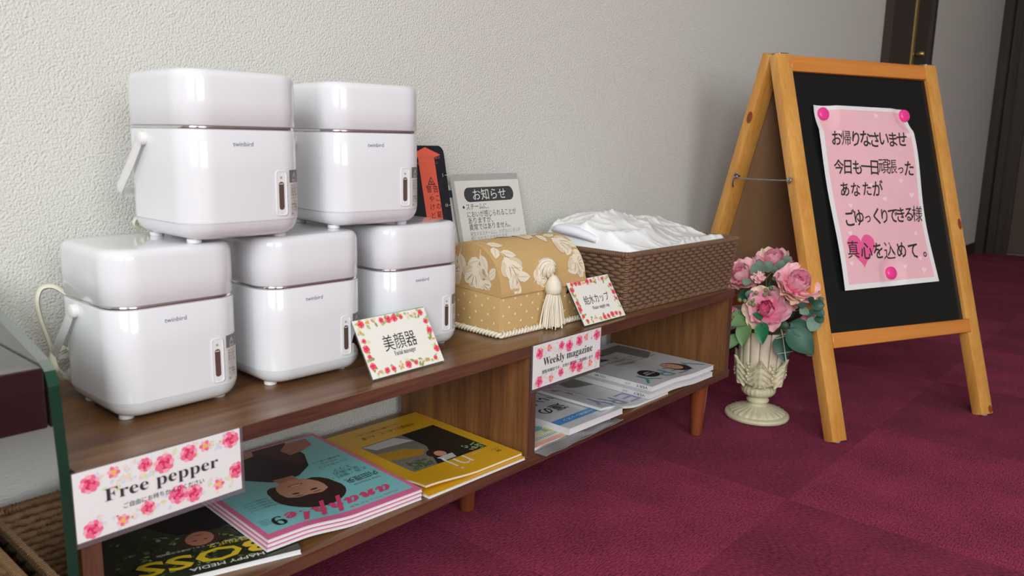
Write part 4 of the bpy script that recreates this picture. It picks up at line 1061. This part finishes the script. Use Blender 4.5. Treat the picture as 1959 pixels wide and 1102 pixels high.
# handwritten poster on the panel
u = Vector((cos(EA), sin(EA), 0)); wv = Vector((-sin(EA), cos(EA), 0)); vv = Vector((0, 0, cos(TH)))+wv*sin(TH); nn = u.cross(vv)
def pfn(x, y, h):                      # poster plane; paper bellies between the pins
    bl = (0.0062*sin((0.668-y)/0.345*2*pi*0.98)*smooth01((x-0.13)/0.24)+0.0022*sin((y-0.3)*22))
    pin = 1-max(0, 1-((x-0.106)**2+(y-0.669)**2)/0.0016)-max(0, 1-((x-0.346)**2+(y-0.672)**2)/0.0016)-max(0, 1-((x-0.231)**2+(y-0.325)**2)/0.0016)
    return F1+u*x+vv*y+nn*(-0.008+0.0008+max(0, 0.0066+bl)*max(0.05, pin)+h)
A, B, C_, D_ = Vector((0.0823, 0.6876)), Vector((0.3560, 0.6871)), Vector((0.3665, 0.2994)), Vector((0.0915, 0.2952))
def quad(s, t_): return (A*(1-s)+B*s)*(1-t_)+(D_*(1-s)+C_*s)*t_
base = pfn(0.23, 0.30, 0)
post = thing('poster', 'pink handwritten welcome poster pinned to the blackboard', 'poster', tuple(base), EA)
def pgrid(s0, s1, t0, t1, h, nx, ny):
    mb = MB(); mb.grid(lambda i, j: pfn(*quad(s0+(s1-s0)*i, t0+(t1-t0)*(1-j)), h), nx, ny); return mb
sh = pgrid(0, 1, 0, 1, 0.0002, 44, 60); sh.grid(lambda i, j: pfn(*quad(1-i, 1-j), -0.0002), 30, 44)
sh.build('paper_sheet', PAPER, post, 60, world=True)
pgrid(0.045, 0.958, 0.022, 0.972, 0.0005, 44, 60).build('pink_print', M('poster_pink', (238, 186, 194), 0.5, var=0.05, scale=14), post, 60, world=True)
pr = Print(); HP = INK('heart_pink', (234, 96, 150)); HW = INK('heart_pale', (246, 214, 220))
def heart(pr, cx, cy, r, m, layer, rot=0):
    pts = []
    for k in range(28):
        a = 2*pi*k/28; x = 16*sin(a)**3; y = 13*cos(a)-5*cos(2*a)-2*cos(3*a)-cos(4*a)
        pts.append((cx+(x*cos(rot)-y*sin(rot))*r/16, cy+(x*sin(rot)+y*cos(rot))*r/16))
    pr.poly(pts, m, layer)
rng = random.Random(12)
pq = lambda x, y, h: pfn(x, y, 0.0005+h)
for a, b in ((.20, .15), (.62, .05), (.28, .34), (.78, .42), (.88, .50), (.58, .52), (.20, .55), (.86, .72), (.10, .86), (.85, .86), (.66, .90), (.86, .93), (.45, .44), (.5, .2), (.93, .16), (.14, .70)):
    q = quad(a, b); pr = Print(); heart(pr, q.x, q.y, rng.uniform(.0055, .0078), HW, 0, rng.uniform(-.25, .25)); pr.build('heart_print', post, pq)
pr = Print(); heart(pr, .1530, .3800, .0395, HP, 1); pr.build('heart_print', post, pq, 'large hot-pink heart', sub=0.008)
MK = INK('marker_black', (44, 46, 44), 0.5)
def hand(s, x0, x1, y0, y1, size):
    n = len(s); pr = Print()
    for k, ch in enumerate(s):
        q = k/(n-1); small = ch in 'っゅょ'
        sz = size*(0.72 if small else rng.uniform(.94, 1.08))*(0.85 if ch == '。' else 1)
        pr.text(ch, x0+(x1-x0)*q+rng.uniform(-.001, .001), y0+(y1-y0)*q+rng.uniform(-.002, .002)-(0.006 if small else 0)-(0.008 if ch == '。' else 0), sz, MK, 4, rot=rng.uniform(-.06, .06), thin=(0.002 if ch in '帰頑張様込真' else 0.014), shear=rng.uniform(.02, .12), sx=0.88)
    pr.build('handwriting', post, pq, sub=0.008)
hand('お帰りなさいませ', .1295, .3160, .6156, .6156, .0365)
hand('今日も一日頑張った', .1266, .3263, .5559, .5521, .0345)
hand('あなたが', .1330, .2283, .5067, .5082, .0345)
hand('ごゆっくりできる様', .1354, .3380, .4454, .4513, .0370)
hand('真心を込めて。', .1278, .3404, .3783, .3677, .0400)
MAG = M('hot_pink_plastic', (240, 62, 150), 0.25, coat=0.5)
for k, (a, b) in enumerate(((.1063, .6692), (.3461, .6722), (.2311, .3249))):
    p = pfn(a, b, 0.0006); mg = MB()
    mg.lathe([(0.0135, 0.0), (0.0140, 0.0012), (0.0138, 0.0055), (0.0125, 0.0075), (0.010, 0.0084), (0.0, 0.0086)], 28, X=Matrix.Translation(p) @ nn.to_track_quat('Z', 'Y').to_matrix().to_4x4())
    o = mg.build('round_magnet', MAG, None, 40)
    tag(o, ('hot-pink magnet on the upper corner of the poster over the first line, nearer the hook', 'hot-pink magnet on the upper corner of the poster away from the hook', 'hot-pink magnet at the bottom of the poster')[k], 'magnet', 'pink magnets holding the poster')

# ================================================================== URN WITH ARTIFICIAL FLOWERS
VX, VY = 0.137, -0.277
VAS = M('antique_cream', (206, 198, 166), 0.5, var=0.22, scale=45, bump=0.15, bscale=120)
VASL = M('cream_flute', (222, 208, 184), 0.5, var=0.10, scale=30)
urn = thing('urn_vase', 'antique cream pedestal urn with acanthus leaves standing on the carpet', 'vase', (VX, VY, 0))
v = MB()
v.lathe([(0.060, 0.0), (0.0655, 0.002), (0.0670, 0.006), (0.0655, 0.010), (0.0600, 0.0125)], 48, cap1=True).build('plinth', VAS, urn, 40)
MB().lathe([(0.0575, 0.0125), (0.0560, 0.0160), (0.044, 0.0200), (0.032, 0.0235), (0.0235, 0.0280)], 96, flute=lambda k, a: 1+(0.10 if 0 < k < 4 else 0.0)*(abs(cos(12*a))-.5)).build('fluted_foot', VAS, urn, 50)
MB().lathe([(0.0225, 0.0280), (0.0185, 0.0305), (0.0190, 0.0330), (0.0228, 0.0365), (0.0234, 0.0395), (0.0215, 0.0425), (0.0188, 0.0450), (0.0190, 0.0475), (0.0230, 0.0485)], 40).build('stem', VAS, urn, 50)
MB().lathe([(0.0225, 0.0485), (0.0295, 0.0515), (0.0345, 0.0580), (0.0350, 0.0640), (0.0320, 0.0695), (0.0285, 0.0720)], 96, flute=lambda k, a: 1+(0.05 if 0 < k < 5 else 0)*(abs(cos(11*a))-.5)).build('gadrooned_bulb', VAS, urn, 50)
MB().lathe([(0.0285, 0.0720), (0.0380, 0.0760), (0.0450, 0.0860), (0.0475, 0.0980), (0.0470, 0.1100), (0.0455, 0.115)], 48).build('bowl', VAS, urn, 50)
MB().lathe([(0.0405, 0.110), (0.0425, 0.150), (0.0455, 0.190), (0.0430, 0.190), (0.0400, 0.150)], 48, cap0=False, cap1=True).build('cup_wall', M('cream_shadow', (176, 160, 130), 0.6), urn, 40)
nf = 14
for k in range(nf):
    a = 2*pi*k/nf+0.1; X = Matrix.Rotation(a, 4, 'Z')
    mb = MB(); w0, w1 = 0.0165, 0.0198
    rings = []
    for q, wd, r in ((0.108, w0, .0432), (0.150, (w0+w1)/2, .0452), (0.186, w1, .0485), (0.192, w1*.9, .0480)):
        ring = [(r+0.0028*cos(b)*1.0-0.001, wd/2*sin(b), q) for b in [pi*(-.5+j/6) for j in range(7)]]+[(r-0.003, wd*.45, q), (r-0.003, -wd*.45, q)]
        rings.append(ring)
    mb.loft(rings, X=X).build('fluted_slat', VASL, urn, 50)
def acanthus():
    mb = MB(); n = 12
    def fn(i, j):
        x = i*2-1; y = j
        wd = 0.0250*(sin(pi*min(1, .12+y*.86))**.7)*(1+0.20*cos(2*pi*(y*5.0+1.0))*abs(x))
        r = 0.0490+0.0040*sin(y*2.2)+0.008*max(0, y-.70)**1.2*4.5+0.0030*math.exp(-(x*6)**2)+0.0019*cos(2*pi*(y*5.0+abs(x)*1.0))*min(1, abs(x)*3)-0.0045*x*x
        ang = x*wd/0.049
        return (r*cos(ang), r*sin(ang), 0.078+0.062*y-0.012*x*x*(.4+y))
    mb.grid(fn, 24, 44)
    mb.grid(lambda i, j: tuple(Vector(fn(1-i, j))-Vector((0.0016, 0, 0))), 24, 44)
    return mb.mesh('acanthus_leaf', VAS, 60)
am = acanthus()
for k in range(6):
    put('acanthus_leaf', am, urn, X=Matrix.Rotation(2*pi*k/6-2.72, 4, 'Z'))
for k in range(6):   # small bead clusters between the leaves
    a = 2*pi*(k+.5)/6-2.72; mb = MB()
    for j in range(6):
        z = 0.092+0.0068*j; r = 0.0500+0.0012*sin(j); s = 0.0034+0.0006*(j % 2)
        mb.lathe([(0.0, -s), (s*.7, -s*.7), (s, 0), (s*.7, s*.7), (0, s)], 8, X=Matrix.Translation((r*cos(a+.03*(-1)**j), r*sin(a+.03*(-1)**j), z)))
    mb.build('scroll_trim', VAS, urn, 60)

def petalmat(name, inner, outer):
    m, nt, b = pbsdf(name)
    tc = nt.nodes.new('ShaderNodeTexCoord'); sp = nt.nodes.new('ShaderNodeSeparateXYZ'); link(nt, tc.outputs['Generated'], sp.inputs[0])
    nz = nt.nodes.new('ShaderNodeTexNoise'); nz.inputs['Scale'].default_value = 5; link(nt, tc.outputs['Generated'], nz.inputs[0])
    ad = nt.nodes.new('ShaderNodeMath'); ad.operation = 'MULTIPLY_ADD'; ad.inputs[1].default_value = 0.7; link(nt, nz.outputs[0], ad.inputs[0]); link(nt, sp.outputs[1], ad.inputs[2])
    rp = nt.nodes.new('ShaderNodeValToRGB'); rp.color_ramp.elements[0].position = 0.35; rp.color_ramp.elements[0].color = (*lin(inner), 1)
    rp.color_ramp.elements[1].position = 1.2 if False else 1.0; rp.color_ramp.elements[1].color = (*lin(outer), 1)
    link(nt, ad.outputs[0], rp.inputs[0]); link(nt, rp.outputs[0], b.inputs['Base Color'])
    b.inputs['Roughness'].default_value = 0.65; b.inputs['Subsurface Weight'].default_value = 0.15; b.inputs['Subsurface Scale'].default_value = 0.004
    return m
PET = [petalmat('petal_deep', (214, 58, 110), (236, 104, 146)), petalmat('petal_mid', (232, 104, 144), (244, 160, 182)), petalmat('petal_pale', (238, 132, 162), (248, 190, 196)), petalmat('petal_cream', (244, 160, 174), (250, 214, 190))]
def petal(w_, l_, cup, ruff, seed):
    mb = MB()
    def fn(i, j, off=0):
        x = (i*2-1); y = j
        wd = w_*(sin(pi*(.10+.78*y))**.6)
        X_ = x*wd/2; z = cup*l_*(y**1.7)*0.55+cup*w_*0.30*x*x*(1-.3*y)+ruff*l_*0.06*sin(x*5+seed*2+y*3)*y-off
        return (X_, l_*y*(1-0.10*x*x)-0.001, z)
    mb.grid(fn, 8, 8); mb.grid(lambda i, j: fn(1-i, j, 0.0006), 8, 8)
    return mb
PMS = [petal(.032, .030, 1.5, 1, k) for k in range(2)]+[petal(.040, .036, .9, 1.2, 3)]
PMESH = {}
def pmesh(i, m):
    if (i, m) not in PMESH: PMESH[(i, m)] = [petal(.030, .030, 1.7, 1, 1), petal(.036, .034, 1.1, 1.3, 2), petal(.042, .038, .55, 1.5, 4)][i].mesh('petal', PET[m], 60)
    return PMESH[(i, m)]
STAM = M('stamen_yellow', (226, 180, 70), 0.6, var=0.2, scale=200)
GST = M('stem_green', (96, 116, 70), 0.6)
NECK = Vector((VX, VY, 0.150))
def dirto(P, out=0.6):
    P = Vector(P); d = (P-Vector((VX, VY, 0.20))).normalized()*out+(CAM-P).normalized()*0.75
    return d.normalized()
def flower(label, P, size, d, rings, open_=False, group='artificial peonies in the urn'):
    P = Vector(P)
    t = thing('peony', label, 'flower', tuple(P), 0, group)
    Q = Vector(d).to_track_quat('Z', 'Y').to_matrix().to_4x4(); rng = random.Random(int(P.x*10000))
    for ri, (n, tilt, sc_, mi, ma, rad) in enumerate(rings):
        for k in range(n):
            a = 2*pi*(k+.5*(ri % 2))/n+rng.uniform(-.15, .15); s = sc_*size*rng.uniform(.9, 1.08)
            X = Q @ Matrix.Rotation(a, 4, 'Z') @ Matrix.Translation((0, rad*size, 0)) @ Matrix.Rotation(tilt+rng.uniform(-.12, .12), 4, 'X') @ Matrix.Diagonal((s, s, s, 1))
            put('petal', pmesh(mi, min(3, max(0, ma+(1 if rng.random() < .25 else 0)))), t, X=X)
    if open_:
        mb = MB()
        for k in range(26):
            a = rng.uniform(0, 6.28); r = rng.uniform(0, .007)*size; h_ = rng.uniform(.010, .017)*size
            mb.tube([(r*.4*cos(a), r*.4*sin(a), 0), (r*cos(a), r*sin(a), h_*.8), (r*1.3*cos(a), r*1.3*sin(a), h_)], 0.0007, 4, X=Q)
        mb.build('stamen_fringe', STAM, t, 60, 'yellow stamens')
    loc = NECK-P
    MB().tube([tuple(loc), tuple(loc*.45+Vector((0, 0, .012))), (0, 0, -.001)], 0.0018, 6).build('flower_stem', GST, t, 60)
    return t
FULL = [(5, 1.42, .52, 0, 0, .002), (6, 1.20, .68, 0, 0, .005), (7, .98, .82, 1, 1, .007), (8, .68, .95, 1, 1, .009), (9, .30, 1.05, 2, 2, .009), (8, -.05, 1.08, 2, 2, .008)]
OPEN = [(6, 1.15, .62, 0, 0, .005), (7, .85, .82, 1, 0, .007), (8, .45, .98, 2, 1, .008), (6, .05, 1.0, 2, 2, .008)]
BUD = [(4, 1.45, .75, 0, 1, .001), (5, 1.30, .88, 0, 2, .003), (5, 1.12, .95, 0, 2, .004)]
def vd(px, py, dd):
    d = FW+RT*((px-979.5)/1523.66)+UP*((551-py)/1523.66)
    return CAM+d*(1.685+dd)
flower('large full pink peony at the side of the bouquet facing the easel', vd(1518, 552, -.075), 1.05, dirto(vd(1518, 552, -.03), .8), FULL)
flower('open pink peony with yellow stamens at the front of the bouquet', vd(1464, 596, -.055), 1.12, dirto(vd(1464, 590, -.05), .5), OPEN, True)
flower('pink peony in the bouquet next to the wicker basket', vd(1424, 534, .0), 0.92, dirto(vd(1424, 534, 0), .9), FULL)
flower('pale pink peony at the very top of the bouquet', vd(1478, 508, .03), 0.88, (Vector((0, 0, 1))+(CAM-Vector((VX, VY, .3))).normalized()*.45).normalized(), FULL)
flower('small pink rosebud in the middle of the bouquet', vd(1451, 537, -.04), 0.62, dirto(vd(1451, 537, -.04), .5), BUD)
flower('pink rosebud tucked below the large peony', vd(1504, 590, -.045), 0.70, dirto(vd(1504, 588, -.04), .9), BUD)
flower('cream and pink drooping bud by the shelf corner', vd(1407, 590, -.03), 0.72, (RT*-.6+Vector((0, 0, -.9))-FW*.3).normalized(), BUD)
flower('pale pink rosebud low on the easel side of the bouquet', vd(1534, 606, -.09), 0.72, (RT*.7+Vector((0, 0, -.5))-FW*.4).normalized(), BUD)

LFM = [M('leaf_dark_green', (40, 84, 66), 0.45, var=0.2, scale=60), M('leaf_mid_green', (104, 138, 92), 0.5, var=0.2, scale=60), M('leaf_sage', (112, 138, 122), 0.55, var=0.18, scale=60), M('leaf_emerald', (38, 112, 72), 0.4, var=0.15, scale=60)]
def leafmesh(mi, aspect, pointed):
    mb = MB()
    def fn(i, j, off=0):
        x = i*2-1; y = j
        wd = aspect*(sin(pi*(y**(.75 if pointed else .9)))**(.85 if pointed else .55)) if 0 < y < 1 else 0.0
        return (x*wd/2, y, 0.10*x*x*wd+0.10*sin(y*pi)-0.03*abs(cos(y*18))*abs(x)*wd-off-0.02*(1-abs(x)))
    mb.grid(fn, 6, 12); mb.grid(lambda i, j: fn(1-i, j, 0.012), 6, 12)
    return mb.mesh('leaf', LFM[mi], 60)
LMS = {('dark', 1): leafmesh(0, .72, True), ('mid', 1): leafmesh(1, .62, True), ('sage', 0): leafmesh(2, .88, False), ('em', 1): leafmesh(3, .62, True), ('dk', 0): leafmesh(0, .85, False)}
def leafmat(P, tip, L, nrm):
    P = Vector(P); y = (Vector(tip)).normalized(); z = Vector(nrm); z = (z-y*z.dot(y)).normalized(); x = y.cross(z)
    return Matrix(((x.x*L, y.x*L, z.x*L, P.x), (x.y*L, y.y*L, z.y*L, P.y), (x.z*L, y.z*L, z.z*L, P.z), (0, 0, 0, 1)))
def spray(label, pts, leaves, group='artificial greenery in the urn'):
    pts = [Vector(p) for p in pts]; o = pts[0]
    t = thing('foliage_spray', label, 'foliage', tuple(o), 0, group)
    MB().tube([tuple(p-o) for p in catmull(pts, 6)], 0.0012, 6).build('twig', GST, t, 60)
    for key, P, tip, L in leaves:
        nr = (CAM-Vector(P)).normalized()+Vector((random.uniform(-.35, .35), random.uniform(-.35, .35), random.uniform(-.1, .5)))
        put('leaf', LMS[key], t, X=leafmat(Vector(P)-o, tip, L, nr))
    return t
def sc_dir(ax, ay): return (RT*ax-UP*ay)     # picture-like direction: ax to the side, ay downwards
def lv(key, bx, by_, tx_, ty_, dd):
    a, b = vd(bx, by_, dd), vd(tx_, ty_, dd-.012); return (key, a, b-a, (b-a).length)
spray('large dark green rose leaves hanging on the easel side of the urn', [NECK, vd(1490, 628, -.07), vd(1512, 632, -.116)], [lv(('dark', 1), 1506, 630, 1557, 678, -.118), lv(('dark', 1), 1497, 640, 1500, 692, -.07), lv(('dark', 1), 1512, 618, 1556, 640, -.116), lv(('dark', 1), 1486, 618, 1512, 628, -.065)])
spray('bright emerald leaf hanging over the front rim of the urn', [NECK, vd(1455, 612, -.06), vd(1458, 618, -.085)], [lv(('em', 1), 1460, 616, 1458, 660, -.085), lv(('em', 1), 1462, 610, 1440, 600, -.06)])
spray('mid green leaves drooping at the shelf side of the urn', [NECK, vd(1430, 620, -.04), vd(1412, 630, -.05)], [lv(('mid', 1), 1428, 616, 1420, 664, -.06), lv(('mid', 1), 1432, 610, 1396, 624, -.05), lv(('mid', 1), 1412, 640, 1394, 668, -.05), lv(('mid', 1), 1422, 600, 1399, 604, -.04)])
eu = []
for bx, by_, tx_, ty_ in ((1456, 522, 1452, 497), (1464, 520, 1476, 500), (1446, 524, 1440, 506), (1478, 530, 1492, 535), (1484, 524, 1484, 508), (1490, 515, 1500, 498), (1500, 512, 1514, 505), (1502, 504, 1506, 488), (1492, 520, 1508, 518), (1432, 534, 1424, 546)):
    eu.append(lv(('sage', 0), bx, by_, tx_, ty_, -.05))
spray('sage eucalyptus sprig across the top of the bouquet', [NECK, vd(1466, 560, -.03), vd(1468, 530, -.04), vd(1498, 508, -.045)], eu)
eu = []
for bx, by_, tx_, ty_ in ((1552, 583, 1578, 584), (1550, 580, 1556, 568), (1556, 592, 1577, 604), (1544, 590, 1530, 600), (1548, 592, 1550, 606), (1562, 604, 1574, 618), (1560, 608, 1550, 634), (1564, 612, 1562, 628), (1540, 580, 1532, 590), (1566, 574, 1576, 570)):
    eu.append(lv(('dk', 0) if random.random() < .5 else ('sage', 0), bx, by_, tx_, ty_, -.125))
spray('dark eucalyptus sprig reaching across the easel leg', [NECK, vd(1500, 610, -.03), vd(1535, 592, -.115), vd(1564, 598, -.125)], eu)
spray('pair of green leaves between the peonies', [NECK, vd(1472, 580, -.02), vd(1494, 575, -.05)], [lv(('mid', 1), 1494, 590, 1492, 566, -.06), lv(('sage', 0), 1430, 570, 1440, 556, -.05), lv(('dark', 1), 1480, 560, 1470, 540, -.03), lv(('dark', 1), 1500, 605, 1524, 596, -.03), lv(('dark', 1), 1432, 560, 1410, 572, -.02), lv(('mid', 1), 1420, 600, 1440, 584, -.03)])
# berries
t = thing('berry_sprig', 'sprig of small green berries among the peonies', 'foliage', tuple(vd(1470, 575, -.05)), 0, 'artificial greenery in the urn')
o0 = vd(1470, 575, -.05); BER = M('berry_green', (118, 132, 86), 0.4, var=0.2, scale=80)
for px, py in ((1465, 555), (1473, 562), (1463, 564), (1475, 551), (1480, 558), (1447, 560), (1440, 574), (1434, 580), (1425, 576), (1441, 583), (1415, 574)):
    p = vd(px, py, -.065)-o0; r = 0.0048
    MB().lathe([(0, -r), (r*.6, -r*.8), (r, 0), (r*.6, r*.8), (0, r)], 12, X=Matrix.Translation(p)).build('berry', BER, t, 80)
tw = MB()
for a, b in (((1470, 600), (1470, 555)), ((1460, 590), (1442, 568)), ((1455, 590), (1418, 576))): tw.tube([vd(*a, -.03)-o0, vd(*b, -.06)-o0], 0.0009, 5)
tw.build('twig', GST, t, 60)
# bare plastic pick hanging from the bouquet
t = thing('plastic_pick', 'pale plastic floral pick dangling in front of the dark leaves', 'floral pick', tuple(vd(1500, 640, -.09)), 0)
o0 = vd(1500, 640, -.09); pk = MB(); PKM = M('pick_grey', (176, 178, 166), 0.5)
MB().tube([vd(1492, 622, -.06)-o0, vd(1497, 640, -.088)-o0, vd(1504, 692, -.092)-o0], 0.0011, 6).build('rod', PKM, t, 60)
for a, b, c2 in (((1484, 648), (1498, 645), (1508, 640)), ((1487, 677), (1501, 675), (1517, 672))):
    MB().tube([vd(*a, -.090)-o0, vd(*b, -.091)-o0, vd(*c2, -.090)-o0], 0.0008, 5).build('cross_arm', PKM, t, 60)
MB().lathe([(0, -.003), (.0022, -.001), (.0022, .001), (0, .003)], 8, X=Matrix.Translation(vd(1504, 692, -.092)-o0)).build('tip', PKM, t, 60)

# ================================================================== GLASS-ENDED CONSOLE BESIDE THE SHELF
con = thing('console_table', 'dark wood console with a thick green-edged glass end panel beside the shelf', 'table', (-1.5, -0.13, 0))
PANE = CLEAR('green_glass', (196, 216, 204), 0.02, 0.05)
GEDGE = M('polished_glass_edge', (8, 62, 46), 0.10, var=0.25, scale=9, trans=0.25, coat=0.6)
def glass_panel(gx0, gx1, prof):
    g = MB().loft([[(gx0, y, z) for y, z in prof], [(gx1, y, z) for y, z in prof]]); g.f = g.f[-2:]; g.mi = g.mi[-2:]
    gp = g.build('glass_panel', PANE, con, 0, 'clear glass with polished green edge', world=True)
    e = MB().loft([[(gx0, y, z) for y, z in prof], [(gx1, y, z) for y, z in prof]], cap0=False, cap1=False)
    e.build('polished_edge', GEDGE, gp, 0, 'dark green glass edge', world=True)
gx0, gx1 = -1.2255, -1.2170
glass_panel(gx0, gx1, [(-0.004, 0.0), (-0.276, 0.0), (-0.2740, 0.30), (-0.2680, 0.372), (-0.262, 0.384), (-0.250, 0.3905), (-0.13, 0.4165), (-0.004, 0.4430)])
glass_panel(-1.81, -1.8015, [(-0.004, 0.0), (-0.276, 0.0), (-0.2740, 0.30), (-0.2680, 0.372), (-0.262, 0.384), (-0.250, 0.3905), (-0.13, 0.4165), (-0.004, 0.4430)])
CONW = WOOD('console_wood', (26, 16, 16), (40, 26, 25), 'X', 0.16, 40, coat=0.4)
MB().box(-1.80, gx0-0.0005, -0.262, -0.004, 0.3365, 0.3875, bev=0.001).build('top_board', CONW, con, 0, world=True)
WK2 = M('wicker_tan', (120, 88, 58), 0.65, var=0.35, scale=160, bump=0.6, bscale=900); WK3 = M('wicker_tan_dark', (80, 56, 38), 0.7, var=0.3, scale=120)
basket('wicker_basket', 'brown wicker basket on the floor under the console, against the glass', (-1.295, -0.135, 0.0), 0, 0.105, 0.20, 0.12, 0.215, 0.175, 20, 0.013, (WK2, WK3))
basket('wicker_basket', 'tan wicker basket on the floor under the console, farther from the glass', (-1.455, -0.135, 0.0), 0, 0.125, 0.20, 0.14, 0.215, 0.205, 22, 0.013, (WK2, WK3))
